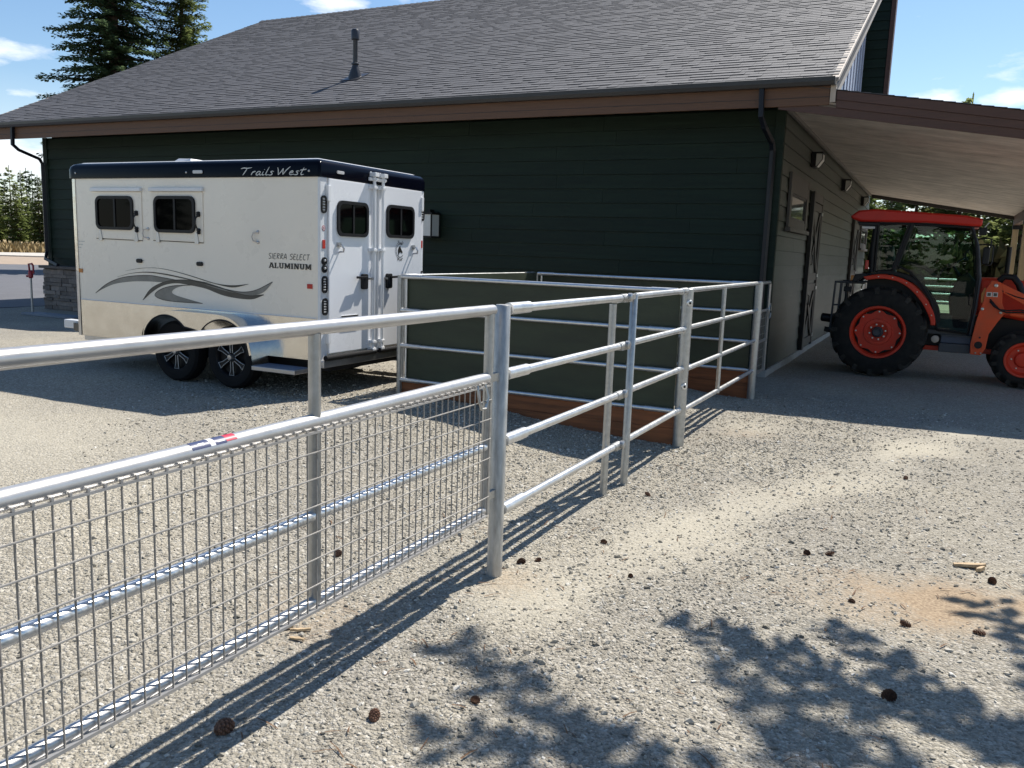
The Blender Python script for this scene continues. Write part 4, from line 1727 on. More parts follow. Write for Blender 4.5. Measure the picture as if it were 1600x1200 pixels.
def ring(mb, outer, inner, P, o0, o1):
    k = len(outer)
    A = [P(*p, o1) for p in outer]
    B = [P(*p, o1) for p in inner]
    C = [P(*p, o0) for p in outer]
    D = [P(*p, o0) for p in inner]
    mb.add(A + B + C + D, [f for i in range(k) for f in ((i, (i + 1) % k, k + (i + 1) % k, k + i), (2 * k + i, 2 * k + (i + 1) % k, (i + 1) % k, i),
                                                          (k + i, k + (i + 1) % k, 3 * k + (i + 1) % k, 3 * k + i))])


def slab(mb, poly, P, o0, o1):
    k = len(poly)
    mb.add([P(*p, o0) for p in poly] + [P(*p, o1) for p in poly], [tuple(range(k)), tuple(range(2 * k - 1, k - 1, -1))] + [(i, (i + 1) % k, k + (i + 1) % k, k + i) for i in range(k)])


def trailer_window(a0, a1, z0, z1, P, base, par, two_sash=True):
    mb = MB()
    r = .075
    ring(mb, rrect(a0, a1, z0, z1, r), rrect(a0 + .032, a1 - .032, z0 + .032, z1 - .032, r - .02), P, base, base + .020)
    w = mb.build('window', BLACKP, par, smooth=35)
    mb = MB()
    slab(mb, rrect(a0 + .03, a1 - .03, z0 + .03, z1 - .03, r - .02), P, base + .0008, base + .007)
    mb.build('pane', GLASSD, w)
    if two_sash:
        mb = MB()
        m = (a0 + a1) / 2 + .005
        slab(mb, [(m - .013, z0 + .033), (m + .013, z0 + .033), (m + .013, z1 - .033), (m - .013, z1 - .033)], P, base + .0072, base + .016)
        mb.build('sash_bar', BLACKP, w)
    return w


# side feed doors with drop-down windows
for (d0, d1, h0, h1, w0, w1, wz0, wz1) in ((-3.195, -2.440, -3.237, -2.433, -3.163, -2.562, 1.777, 2.148), (-2.282, -1.528, -2.303, -1.514, -2.236, -1.631, 1.763, 2.150)):
    mb = MB()
    slab(mb, [(d0, 1.680), (d1, 1.672), (d1, 2.190), (d0, 2.194)], SP, .0006, .010)
    fd = mb.build('feed_door', WHITE, trailer, bevel=.002)
    mb = MB()
    slab(mb, [(h0, 2.198), (h1, 2.198), (h1, 2.236), (h0, 2.236)], SP, .0006, .034)
    mb.build('door_header', WHITE_F, trailer, bevel=.004)
    trailer_window(w0, w1, wz0, wz1, SP, .0105, trailer)
    mb = MB()
    slab(mb, [(d0 + .004, 1.671), (d1 - .004, 1.663), (d1 - .004, 1.6695), (d0 + .004, 1.6775)], SP, .0006, .006)
    mb.build('door_gap', BLACKP, fd)
    for ah in (d0 + .085, d1 - .092):
        mb = MB()
        slab(mb, [(ah - .028, 1.655), (ah + .028, 1.655), (ah + .028, 1.685), (ah + .009, 1.775), (ah - .009, 1.775), (ah - .028, 1.685)], SP, .0106, .018)
        mb.build('hinge', ALU_D, fd)
    al = w1 + .048
    mb = MB()
    mb.path([SP(al, 1.955, .018), SP(al - .014, 1.92, .045), SP(al - .022, 1.87, .05), SP(al - .004, 1.82, .04), SP(al + .004, 1.795, .018)], .008, 6)
    for zz in (1.955, 1.797):
        mb.lathe([(.021, 0), (.021, .02), (.012, .03)], SP(al + .001, zz, .0105), (0, -1, 0), 10)
        mb.lathe([(.017, 0), (.017, .02), (.012, .03)], SP(al + .003, zz - .026 if zz < 1.9 else zz + .02, .0105), (0, -1, 0), 10)
    mb.build('latch', BLACKP, fd, smooth=40)
for ah in (-2.375, -.80):
    mb = MB()
    mb.path([SP(ah + .02, 1.795, .012), SP(ah - .02, 1.785, .03), SP(ah - .036, 1.745, .034), SP(ah - .02, 1.705, .03), SP(ah + .02, 1.695, .012)], .0075, 6)
    for zz in (1.797, 1.693):
        mb.lathe([(.017, 0), (.015, .012), (.006, .016)], SP(ah + .02, zz, .001), (0, -1, 0), 10)
    mb.build('tie_ring', ALU_D, trailer, smooth=40)
for ah in (-2.500, -1.588):
    mb = MB()
    slab(mb, rrect(ah - .042, ah + .042, 1.424, 1.468, .020), SP, .0006, .022)
    mb.build('bumper_stop', BLACKP, trailer, bevel=.004)
mb = MB()
slab(mb, [(-3.515, 1.278), (-3.452, 1.278), (-3.452, 1.322), (-3.515, 1.322)], SP, .0006, .010)
mb.build('amber_reflector', AMBER, trailer, bevel=.002)
mb = MB()
slab(mb, [(-.147, 1.258), (-.083, 1.258), (-.083, 1.304), (-.147, 1.304)], SP, .0006, .010)
mb.build('red_reflector', RED_R, trailer, bevel=.002)
for a_, z_ in ((-3.475, 2.402), (-1.737, 2.392), (-.105, 2.392)):
    mb = MB()
    mb.lathe([(.011, 0), (.011, .006), (.004, .011)], SP(a_, z_, .022), (0, -1, 0), 10)
    mb.build('roof_rivet', DECAL_S, trailer)
mb = MB()
slab(mb, rrect(-1.635, -1.50, 2.378, 2.412, .012), SP, .0225, .036)
cl = mb.build('clearance_lamp', CLEARL, trailer, bevel=.003)
# faint compliance label
mb = MB()
for i in range(3):
    slab(mb, [(-3.53, 1.640 - i * .035), (-3.40 - .03 * i, 1.640 - i * .035), (-3.40 - .03 * i, 1.630 - i * .035), (-3.53, 1.630 - i * .035)], SP, .0004, .0012)
mb.build('small_label', mat('pale_label_print', (.55, .55, .50), .5), trailer)

# roof vents
for (c0_, c1_, hh) in ((-2.39, -2.05, .055), (-2.00, -1.77, .03), (-1.18, -.97, .03)):
    cx, cy, hw = TX + (c0_ + c1_) / 2, TY + .5, (c1_ - c0_) / 2
    mb = MB()
    mb.add([(cx - hw, cy - hw, 2.515), (cx + hw, cy - hw, 2.515), (cx + hw, cy + hw, 2.515), (cx - hw, cy + hw, 2.515),
            (cx - hw * .55, cy - hw * .55, 2.535 + hh), (cx + hw * .75, cy - hw * .75, 2.525 + hh), (cx + hw * .75, cy + hw * .75, 2.525 + hh), (cx - hw * .55, cy + hw * .55, 2.535 + hh)],
           [(0, 3, 2, 1), (4, 5, 6, 7), (0, 1, 5, 4), (1, 2, 6, 5), (2, 3, 7, 6), (3, 0, 4, 7)])
    mb.build('roof_vent', ROOFT, trailer, bevel=.006)

# sweeping decals along the side


def decal(top, bot, m, off, name='swoosh_decal'):
    A, B = catmull(top, 6), catmull(bot, 6)
    n = 40

    def resample(C):
        P_ = [Vector(c) for c in C]
        d = [0]
        for i in range(1, len(P_)):
            d.append(d[-1] + (P_[i] - P_[i - 1]).length)
        out = []
        for k_ in range(n + 1):
            t = d[-1] * k_ / n
            i = max(j for j in range(len(d)) if d[j] <= t + 1e-9)
            i = min(i, len(P_) - 2)
            f = (t - d[i]) / max(1e-9, d[i + 1] - d[i])
            out.append(P_[i].lerp(P_[i + 1], f))
        return out
    A, B = resample(A), resample(B)
    mb_ = MB()
    mb_.strip([SP(p.x, p.y, off) for p in A], [SP(p.x, p.y, off) for p in B])
    return mb_.build(name, m, trailer, recalc=False)


A_top = [(-3.245, 1.053), (-3.05, 1.166), (-2.834, 1.239), (-2.6, 1.276), (-2.346, 1.291), (-2.149, 1.277), (-1.931, 1.257)]
A_bot = [(-3.245, 1.052), (-3.106, 1.112), (-2.916, 1.172), (-2.654, 1.210), (-2.399, 1.224), (-2.151, 1.226), (-1.932, 1.252)]
decal(A_top, A_bot, DECAL_M, .0016)
D_top = [(-2.472, 1.014), (-2.353, 1.136), (-2.201, 1.208), (-2.028, 1.251), (-1.788, 1.267), (-1.554, 1.253), (-1.349, 1.22), (-1.125, 1.173), (-.906, 1.147), (-.712, 1.167)]
D_bot = [(-2.472, 1.013), (-2.304, 1.121), (-2.153, 1.189), (-1.957, 1.225), (-1.719, 1.211), (-1.51, 1.187), (-1.283, 1.132), (-1.06, 1.110), (-.863, 1.113), (-.712, 1.163)]
decal(D_top, D_bot, DECAL_D, .0026)
decal([(-1.67, 1.264), (-1.349, 1.213), (-1.103, 1.184), (-.949, 1.184), (-.797, 1.216), (-.593, 1.303)],
      [(-1.67, 1.260), (-1.30, 1.190), (-1.037, 1.158), (-.863, 1.149), (-.711, 1.195), (-.594, 1.297)], DECAL_M, .0036)
decal([(-1.566, 1.031), (-1.772, 1.062), (-1.962, 1.095), (-2.021, 1.127), (-1.96, 1.172), (-1.84, 1.202), (-1.719, 1.213)],
      [(-1.566, 1.029), (-1.964, 1.025), (-2.184, 1.039), (-2.281, 1.082), (-2.180, 1.150), (-1.99, 1.195), (-1.719, 1.216)], DECAL_M, .0021)
decal([(-2.873, 1.254), (-2.649, 1.304), (-2.395, 1.330), (-2.147, 1.324), (-1.906, 1.300), (-1.67, 1.270), (-1.439, 1.251)],
      [(-2.873, 1.252), (-2.649, 1.299), (-2.395, 1.320), (-2.147, 1.310), (-1.906, 1.286), (-1.67, 1.262), (-1.439, 1.249)], DECAL_D, .0031)
decal([(-2.738, 1.326), (-2.493, 1.366), (-2.243, 1.379), (-2.0, 1.359), (-1.763, 1.323), (-1.553, 1.284), (-1.348, 1.249), (-1.124, 1.243), (-.915, 1.267)],
      [(-2.738, 1.324), (-2.493, 1.362), (-2.243, 1.375), (-2.0, 1.353), (-1.763, 1.315), (-1.553, 1.275), (-1.348, 1.240), (-1.124, 1.220), (-.915, 1.264)], DECAL_D, .0041)
# thin outlines that finish the pale sweeps
for pl in (A_top, [(-2.472, 1.014)] + D_top[1:], [(-1.67, 1.262), (-1.349, 1.212), (-1.103, 1.183), (-.949, 1.183), (-.797, 1.215), (-.593, 1.303)],
           [(-1.566, 1.029), (-1.964, 1.025), (-2.184, 1.039), (-2.281, 1.082), (-2.180, 1.150), (-1.99, 1.195), (-1.719, 1.216)]):
    mb = MB()
    ribbon(mb, catmull(pl, 6), .007, SP, .0047)
    mb.build('decal_outline', DECAL_K, trailer, recalc=False)


def SPb(a, z, off=.002):
    return (TX + a, TY - .022 - off, z)


stroke_text('Trails West', SCRIPT, SPb, -.975, 2.356, .82, .074, .0105, slant=.22, taper=.55).build('roof_lettering', DECAL_S, trailer, recalc=False)
stroke_text('SIERRA SELECT', CAPS, SP, -.645, 1.536, .525, .054, .0062, slant=.12, gap=.10).build('thin_lettering', DECAL_K, trailer, recalc=False)
slab_text('ALUMINUM', SP, -.640, 1.443, .548, .054).build('bold_lettering', DECAL_K, trailer, recalc=False)

# rear: frame posts, two doors, cam bars
mb = MB()
mb.box(TX - .02, TX + .012, TY - .002, TY + .105, .545, 2.338)
mb.build('rear_post', WHITE_F, trailer, bevel=.006)
mb = MB()
mb.box(TX - .02, TX + .012, TY + 1.79, TY + TW + .002, .545, 2.338)
mb.build('rear_post', WHITE_F, trailer, bevel=.006)
mb = MB()
mb.box(TX + .0008, TX + .014, TY + .852, TY + .938, .60, 2.338)
mb.build('centre_post', WHITE_F, trailer, bevel=.004)
doors = []
for (y0, y1, wa, wb, wz0, wz1) in ((.113, .846, .229, .741, 1.782, 2.134), (.944, 1.786, 1.075, 1.611, 1.792, 2.146)):
    mb = MB()
    mb.box(TX + .001, TX + .030, TY + y0, TY + y1, .612, 2.333)
    d = mb.build('rear_door', WHITE_R, trailer, bevel=.005)
    trailer_window(wa, wb, wz0, wz1, RP, .0305, trailer)
    doors.append(d)
for y, dside in ((.815, -1), (.972, 1)):
    pipe(RP(y, .585, .062), RP(y, 2.42, .062), .0165, 'cam_bar', WHITE_F, trailer, 12)
    for zz in (2.385, 2.30, 1.655, .68, .60):
        mb = MB()
        mb.box(TX + .012, TX + .085, TY + y - .03, TY + y + .03, zz - .013, zz + .013)
        mb.box(TX + .03, TX + .050, TY + y - .065, TY + y + .065, zz - .018, zz + .018)
        mb.build('bar_bracket', WHITE_F, trailer, bevel=.003)
    for zz in (2.43,):
        mb = MB()
        mb.box(TX + .022, TX + .10, TY + y - .035, TY + y + .035, zz - .02, zz + .022)
        mb.build('cam_keeper', WHITE_F, trailer, bevel=.004)
for (yc, sgn, d) in ((.672, -1, doors[0]), (1.118, 1, doors[1])):
    mb = MB()
    slab(mb, rrect(yc - .045, yc + .045, 1.245, 1.405, .02), RP, .0305, .066)
    lt = mb.build('latch_case', BLACKP, d, bevel=.006)
    mb = MB()
    mb.bar(RP(yc, 1.368, .078), RP(yc + sgn * .17, 1.372, .085), .03, .024)
    mb.build('latch_handle', BLACKP, d, bevel=.004)
    mb = MB()
    mb.bar(RP(yc - sgn * .045, 1.355, .055), RP(yc - sgn * .15, 1.355, .062), .022, .022)
    mb.build('latch_rod', ALU_D, d)
for yc in (.255, 1.603):
    mb = MB()
    mb.path([RP(yc - .012, 1.70, .03), RP(yc - .012, 1.695, .085), RP(yc, 1.66, .10), RP(yc + .012, 1.63, .085), RP(yc + .012, 1.625, .03)], .010, 6)
    mb.box(TX + .031, TX + .046, TY + yc - .03, TY + yc + .03, 1.675, 1.72)
    mb.build('door_holdback', ALU_D, trailer, smooth=40)
for yc, zs in ((.108, (2.19, .79)), (1.788, (2.19, 1.0))):
    for zz in zs:
        mb = MB()
        mb.box(TX + .0135, TX + .045, TY + yc - .025, TY + yc + .02, zz - .075, zz + .075)
        mb.build('door_hinge', WHITE_F, trailer, bevel=.003)


def oval_lamp(yc, zc, hw=.040, hh=.085):
    mb_ = MB()
    ring(mb_, rrect(yc - hw, yc + hw, zc - hh, zc + hh, hw - .002), rrect(yc - hw + .012, yc + hw - .012, zc - hh + .012, zc + hh - .012, hw - .014), RP, .012, .026)
    t = mb_.build('tail_lamp', BLACKP, trailer, smooth=30)
    mb_ = MB()
    slab(mb_, rrect(yc - hw + .011, yc + hw - .011, zc - hh + .011, zc + hh - .011, hw - .014), RP, .0125, .020)
    mb_.build('lens', LENSM, t)
    mb_ = MB()
    for i in range(5):
        for j in (-1, 1):
            mb_.lathe([(.0085, 0), (.004, .004)], RP(yc + j * .010, zc - .052 + i * .026, .0203), (1, 0, 0), 6)
    mb_.build('lamp_diode', CLEARL, t)


for yc, zc in ((.046, 2.08), (.058, 1.305), (.062, 1.085), (1.815, 2.085)):
    oval_lamp(yc, zc)
for yc, zc in ((.052, 1.534), (.054, 1.458), (1.82, 1.39)):
    mb = MB()
    mb.lathe([(.038, 0), (.038, .014), (.028, .016), (.026, .006), (.0, .005)], RP(yc, zc, .0122), (1, 0, 0), 18)
    rl = mb.build('round_lamp', BLACKP, trailer, smooth=40)
    mb = MB()
    mb.lathe([(.014, .0), (.012, .012), (.003, .016)], RP(yc + .004, zc + .006, .018), (1, 0, 0), 10)
    mb.build('lens', CLEARL, rl)
for yc, zc in ((.050, 1.697), (1.812, 1.735)):
    mb = MB()
    slab(mb, [(yc - .022, zc - .042), (yc + .022, zc - .042), (yc + .022, zc + .042), (yc - .022, zc + .042)], RP, .0125, .018)
    mb.build('red_reflector', RED_R, trailer, bevel=.002)
mb = MB()
mb.lathe([(.027, 0), (.027, .0015)], RP(.050, 1.852, .0122), (1, 0, 0), 20)
st = mb.build('round_sticker', mat('faded_red_print', (.42, .12, .13), .4), trailer)
mb = MB()
mb.lathe([(.020, 0), (.020, .001)], RP(.050, 1.852, .0140), (1, 0, 0), 20)
mb.build('sticker_face', STKWHITE, st)
mb = MB()
for i in range(3):
    mb.box(TX + .0152, TX + .0158, TY + .037, TY + .063, 1.842 + i * .009, 1.846 + i * .009)
mb.build('sticker_print', RED_R, st)
mb = MB()
slab(mb, rrect(.235, .345, 2.388, 2.418, .012), RP, .0225, .036)
mb.build('clearance_lamp', CLEARL, trailer, bevel=.003)
for yc in (.80, .885, .97):
    mb = MB()
    mb.lathe([(.012, 0), (.012, .008), (.004, .013)], RP(yc, 2.452, .020), (1, 0, 0), 10)
    mb.build('marker_lamp', CLEARL, trailer)
mb = MB()
slab(mb, [(.30, .84), (.575, .84), (.575, .985), (.30, .985)], RP, .0305, .038)
pl = mb.build('plate_bracket', WHITE_F, trailer, bevel=.002)
mb = MB()
slab(mb, [(.30, .972), (.575, .972), (.575, .984), (.30, .984)], RP, .0385, .044)
mb.build('plate_lamp', BLACKP, pl)
# bumper
mb = MB()
mb.box(TX + .0005, TX + .055, TY + .0, TY + TW, .478, .545)
mb.build('rear_bumper', ALU_D, trailer, bevel=.005)
mb = MB()
mb.path([RP(.02, .575, .06), RP(.86, .575, .06)], .028, 10)
mb.build('rubber_bumper', RUBBER, trailer, smooth=50)
mb = MB()
mb.path([RP(.93, .575, .06), RP(TW - .02, .575, .06)], .028, 10)
mb.build('rubber_bumper', RUBBER, trailer, smooth=50)
# round emblem with a horse head on the right hand door
mb = MB()
cy, cz = 1.352, 1.656


def RPd(bb, z, off=.002):
    return (TX + .0302 + off, TY + bb, z)


for (r0, a0, a1, w) in ((.072, 60, 320, .007), (.090, 100, 250, .004)):
    ribbon(mb, [(cy + r0 * math.cos(R(a)) * 1.05, cz + r0 * math.sin(R(a))) for a in np.linspace(a0, a1, 30)], w, RPd, .0008 + w * .1)
head = [(-.010, .050), (-.036, .020), (-.042, .0), (-.036, -.030), (-.028, -.062), (-.016, -.030), (.0, -.018), (.028, -.026), (.034, -.034), (.046, -.022), (.040, -.008), (.016, .022), (.008, .036), (.004, .056), (-.003, .040)]
slab(mb, [(cy + a * 1.05, cz + b2) for a, b2 in head], RPd, .0004, .0018)
mb.build('horse_emblem', DECAL_K, doors[1], recalc=False)
for txt, z0_, wdt in (('Trails', 1.728, .115), ('West', 1.548, .10)):
    stroke_text(txt, SCRIPT, RPd, cy - .055, z0_, wdt, .034, .005, slant=.2).build('emblem_lettering', DECAL_K, doors[1], recalc=False)

# running gear
mb = MB()
mb.box(TX - 3.6, TX - .02, TY + .18, TY + TW - .18, .42, .548)
mb.build('chassis', BLACKM, trailer)
for a_ in (-1.86, -1.07):
    pipe((TX + a_, TY - .05, .50), (TX + a_, TY + TW + .05, .50), .04, 'axle', BLACKM, trailer)


def trailer_wheel(ac, side):
    yo = TY - .135 if side < 0 else TY + TW + .135
    axv = (0, -1, 0) if side < 0 else (0, 1, 0)
    c = (TX + ac, yo, .503)
    mb_ = MB()
    mb_.lathe([(.205, -.17), (.30, -.185), (.325, -.16), (.331, -.1), (.325, -.03), (.30, -.005), (.235, .0), (.205, -.012)], c, axv, 40, close=True)
    w = mb_.build('wheel', RUBBER, trailer, smooth=40)
    mb_ = MB()
    mb_.lathe([(.206, -.012), (.198, -.02), (.19, -.07), (.06, -.085), (.0, -.085)], c, axv, 32, open0=True)
    mb_.build('rim', BLACKM, w, smooth=40)
    # seven split spokes, black faces with bright machined edges
    nsp = 6
    mo = MB()
    mk = MB()
    A = Vector(axv)
    for i in range(nsp):
        a = 2 * math.pi * i / nsp + .52
        u = Vector((math.cos(a), 0, math.sin(a)))
        v = Vector((-math.sin(a), 0, math.cos(a)))
        C = Vector(c) + A * -.030
        out = [C + u * .045 + v * .016, C + u * .135 + v * .022, C + u * .188 + v * .036 + A * .006, C + u * .190 - v * .028 + A * .006, C + u * .135 - v * .014, C + u * .045 - v * .016]
        mo.path(out, .0042, 5)
        inn = [p + A * -.004 for p in out]
        back = [p + A * -.02 for p in out]
        mk.add(inn + back, [tuple(range(6)), tuple(range(11, 5, -1))] + [(q, (q + 1) % 6, 6 + (q + 1) % 6, 6 + q) for q in range(6)])
    mk.build('spoke', BLACKM, w)
    mo.build('spoke_edge', DECAL_S, w, smooth=50)
    mb_ = MB()
    mb_.lathe([(.036, -.05), (.034, -.012), (.026, .004), (.0, .006)], c, axv, 16)
    mb_.build('hub_cap', ALU_D, w, smooth=40)


for ac in (-1.86, -1.065):
    trailer_wheel(ac, -1)
    trailer_wheel(ac, 1)


def fender(side):
    yb = TY - .002 if side < 0 else TY + TW + .002
    yo = yb + side * .235
    prof = [(-2.235, .52), (-2.225, .68), (-2.15, .81), (-2.02, .90), (-1.85, .945), (-1.70, .952), (-1.2, .950), (-1.05, .942), (-.90, .90), (-.77, .80), (-.69, .66), (-.655, .475)]
    mb_ = MB()
    P_ = catmull(prof, 4)
    mb_.strip([(TX + a, yb, z) for a, z in P_], [(TX + a, yo, z) for a, z in P_])
    n = len(P_)
    mb_.strip([(TX + a, yb, z - .006) for a, z in reversed(P_)], [(TX + a, yo, z - .006) for a, z in reversed(P_)])
    f = mb_.build('fender', mat('bright_fender_aluminium', (.68, .685, .69), .2, 1., .06, 8), trailer, smooth=50, recalc=False)
    arch = []
    for i in range(17):
        a = R(172 - i * 137 / 16)
        arch.append((-1.86 + .355 * math.cos(a), .555 + .345 * math.sin(a)))
    arch[-1] = (-1.475, .775)
    for i in range(17):
        a = R(145 - i * 137 / 16)
        arch.append((-1.065 + .36 * math.cos(a), .555 + .345 * math.sin(a)))
    top = [(a, z) for a, z in P_ if z > .56]
    mb_ = MB()
    # front skirt between the arches and the top edge
    allp = []
    k_ = 44

    def res(C):
        V = [Vector(c) for c in C]
        d = [0]
        for i in range(1, len(V)):
            d.append(d[-1] + abs(V[i].x - V[i - 1].x) + 1e-6)
        o_ = []
        for q in range(k_ + 1):
            t = d[-1] * q / k_
            i = min(max(j for j in range(len(d)) if d[j] <= t + 1e-9), len(V) - 2)
            o_.append(V[i].lerp(V[i + 1], (t - d[i]) / (d[i + 1] - d[i])))
        return o_
    T_, B_ = res(top), res(arch)
    B_ = [Vector((bq.x, min(bq.y, tq.y - .012))) for tq, bq in zip(T_, B_)]
    mb_.strip([(TX + p.x, yo, p.y) for p in T_], [(TX + p.x, yo, p.y) for p in B_])
    mb_.strip([(TX + p.x, yo - side * .004, p.y) for p in reversed(T_)], [(TX + p.x, yo - side * .004, p.y) for p in reversed(B_)])
    mb_.build('fender_skirt', ALU, f, recalc=False)
    mb_ = MB()
    mb_.path([(TX + p.x, yo + side * .002, p.y) for p in B_], .008, 6)
    mb_.build('fender_lip', BLACKP, f, smooth=50)
    mb_ = MB()
    mb_.box(TX - .652, TX - .10, min(yb, yo + side * .02), max(yb, yo + side * .02), .425, .468)
    stp = mb_.build('side_step', ALU_D, trailer, bevel=.004)
    mb_ = MB()
    mb_.box(TX - .63, TX - .12, min(yb + side * .02, yo), max(yb + side * .02, yo), .469, .473)
    mb_.build('step_tread', mat('blue_grey_tread', (.12, .15, .21), .6, 0, .2, 30), stp)


fender(-1)
fender(1)
mb = MB()
mb.box(TX - 3.50, TX - 2.26, TY + .02, TY + .10, .49, .546)
mb.build('side_rail', ALU_D, trailer)
# tongue and jack at the front
mb = MB()
for sgn in (-1, 1):
    mb.bar((TX - TL + .05, TY + TW / 2 + sgn * .55, .50), (TX - TL - 1.15, TY + TW / 2 + sgn * .05, .50), .06, .10)
mb.build('tongue', BLACKM, trailer)
mb = MB()
mb.box(TX - TL - 1.38, TX - TL - 1.1, TY + TW / 2 - .06, TY + TW / 2 + .06, .47, .58)
mb.build('coupler', WHITE_F, trailer, bevel=.01)
mb = MB()
mb.tube((TX - TL - .8, TY + TW / 2, .19), (TX - TL - .8, TY + TW / 2, .95), .035, 10)
mb.build('jack', ALU_D, trailer)

# ------------------------------------------------------------------ the tractor
QY = 14.22
GZT = -.05
tractor = empty('tractor', (-.7, QY + .75, GZT), 'orange red compact cab tractor with front loader parked under the porch', 'tractor')


def ag_wheel(cx, cz, r, yo, width, side, rimr, lugs, name='wheel'):
    """side -1: outer face towards the camera (low y)"""
    axv = (0, side, 0)
    c = Vector((cx, yo, cz))
    mb_ = MB()
    tr = r - .035
    mb_.lathe([(rimr, -width), (tr * .86, -width - .01), (tr - .01, -width + .03), (tr, -width * .7), (tr + .006, -width * .5), (tr, -width * .3), (tr - .012, -.03), (tr * .86, .012), (rimr + .05, .016), (rimr, 0)], c, axv, 56, close=True)
    w = mb_.build(name, RUBBER_T, tractor, smooth=40)
    mb_ = MB()
    A = Vector(axv)
    for i in range(lugs * 2):
        h = i % 2
        a0 = 2 * math.pi * i / (lugs * 2)
        s0, s1 = (-.012 if h else -width + .012), -width * .5
        da = .19 * (.7 / r)
        ps = []
        for t in (0, .5, 1):
            a = a0 + da * t
            sh = s0 + (s1 - s0) * t
            ps.append((a, sh))
        wd = .034 / r
        for q in range(2):
            (a1, h1), (a2, h2) = ps[q], ps[q + 1]
            V = []
            for (a, hh) in ((a1, h1), (a2, h2)):
                for da_, rr in ((-wd, tr - .02), (wd, tr - .02), (wd * .7, r), (-wd * .7, r)):
                    aa = a + da_
                    drop = .018 if (q == 0 and hh == h1) else 0
                    V.append(c + Vector((math.cos(aa) * (rr - drop), 0, math.sin(aa) * (rr - drop))) + A * hh)
            mb_.add(V, [(0, 1, 2, 3), (7, 6, 5, 4), (0, 4, 5, 1), (1, 5, 6, 2), (2, 6, 7, 3), (3, 7, 4, 0)])
        # shoulder wrap
        V = []
        for hh, rr in ((s0, r - .02), (s0 + (.02 if h else -.02), tr * .90)):
            for da_ in (-wd, wd):
                aa = a0 + da_
                V.append(c + Vector((math.cos(aa) * rr, 0, math.sin(aa) * rr)) + A * hh)
                V.append(c + Vector((math.cos(aa) * (rr - .05), 0, math.sin(aa) * (rr - .05))) + A * (hh - (.02 if h else -.02)))
        mb_.add(V, [(0, 2, 6, 4), (1, 5, 7, 3), (0, 4, 5, 1), (2, 3, 7, 6), (4, 6, 7, 5), (0, 1, 3, 2)])
    mb_.build('tread_lug', mat('dusty_tread_lug', (.020, .019, .017), .88, 0, .5, 11, .3, 60, spec=.25, var2=(.055, .050, .043)), w, kind='stuff')
    return w, c, A


def rim_rear(w, c, A, rr):
    mb_ = MB()
    mb_.lathe([(rr + .012, .004), (rr + .006, .02), (rr - .02, .018), (rr - .035, -.02), (rr - .05, -.10), (rr - .052, -.22), (rr + .005, -.24)], c, A, 44)
    mb_.f = mb_.f[:-2]
    mb_.build('rim', TRED, w, smooth=40)
    # scalloped centre disc
    pts = []
    n = 96
    for i in range(n):
        a = 2 * math.pi * i / n
        rad = rr - .075 + .020 * math.cos(8 * a)
        pts.append((c.x + rad * math.cos(a), c.z + rad * math.sin(a)))
    y0 = c.y - A.y * -.0
    yo = c.y + A.y * -.070
    mb_ = MB()
    mb_.prism(pts, 'xz', min(yo, yo - A.y * .02), max(yo, yo - A.y * .02))
    mb_.build('wheel_disc', TRED, w, smooth=30)
    mb_ = MB()
    mb_.lathe([(rr - .06, 0), (rr - .06, -.01)], c + A * -.12, A, 30)
    mb_.build('rim_backing', BLACKP, w)
    mb_ = MB()
    mb_.lathe([(.205, 0), (.20, .016), (.155, .018), (.14, .006)], c + A * -.0695, A, 40)
    mb_.build('disc_ring', TRED, w, smooth=40)
    mb_ = MB()
    mb_.lathe([(.085, 0), (.08, .05), (.06, .07), (.05, .05), (.0, .045)], c + A * -.052, A, 24)
    mb_.build('hub', TGREY, w, smooth=40)
    mb_ = MB()
    for i in range(8):
        a = 2 * math.pi * i / 8 + .2
        mb_.lathe([(.014, 0), (.014, .022), (.0, .024)], c + A * -.06 + Vector((math.cos(a), 0, math.sin(a))) * .115, A, 6)
    for i in range(8):
        a = 2 * math.pi * (i + .0) / 8
        mb_.lathe([(.013, 0), (.013, .018), (.0, .02)], c + A * -.0695 + Vector((math.cos(a), 0, math.sin(a))) * (rr - .080), A, 6)
    mb_.build('wheel_bolt', BRASS, w)


TWD = 1.55
for side, yo in ((-1, QY), (1, QY + TWD)):
    w, c, A = ag_wheel(-.735, .645, .70, yo, .36, side, .395, 17, 'rear_wheel')
    rim_rear(w, c, A, .395)
for side, yo in ((-1, QY + .06), (1, QY + TWD - .06)):
    w, c, A = ag_wheel(1.255, .375, .425, yo, .26, side, .245, 14, 'front_wheel')
    mb = MB()
    mb.lathe([(.258, .004), (.252, .018), (.225, .014), (.205, -.04), (.19, -.06), (.12, -.07), (.10, -.02), (.06, -.01), (0, -.01)], c, A, 36, open0=True)
    mb.build('rim', TRED, w, smooth=40)
    mb = MB()
    for i in range(6):
        a = 2 * math.pi * i / 6
        mb.lathe([(.011, 0), (.011, .02), (0, .022)], c + A * -.068 + Vector((math.cos(a), 0, math.sin(a))) * .15, A, 6)
    mb.build('wheel_bolt', BRASS, w)

YL, YR = QY + .22, QY + TWD - .22     # cab sides
k_ = YL / QY


def cabp(x, z):
    """measured on the wheel plane, pushed back to the cab side"""
    return (x * k_, 1.7 + (z - 1.7) * k_)


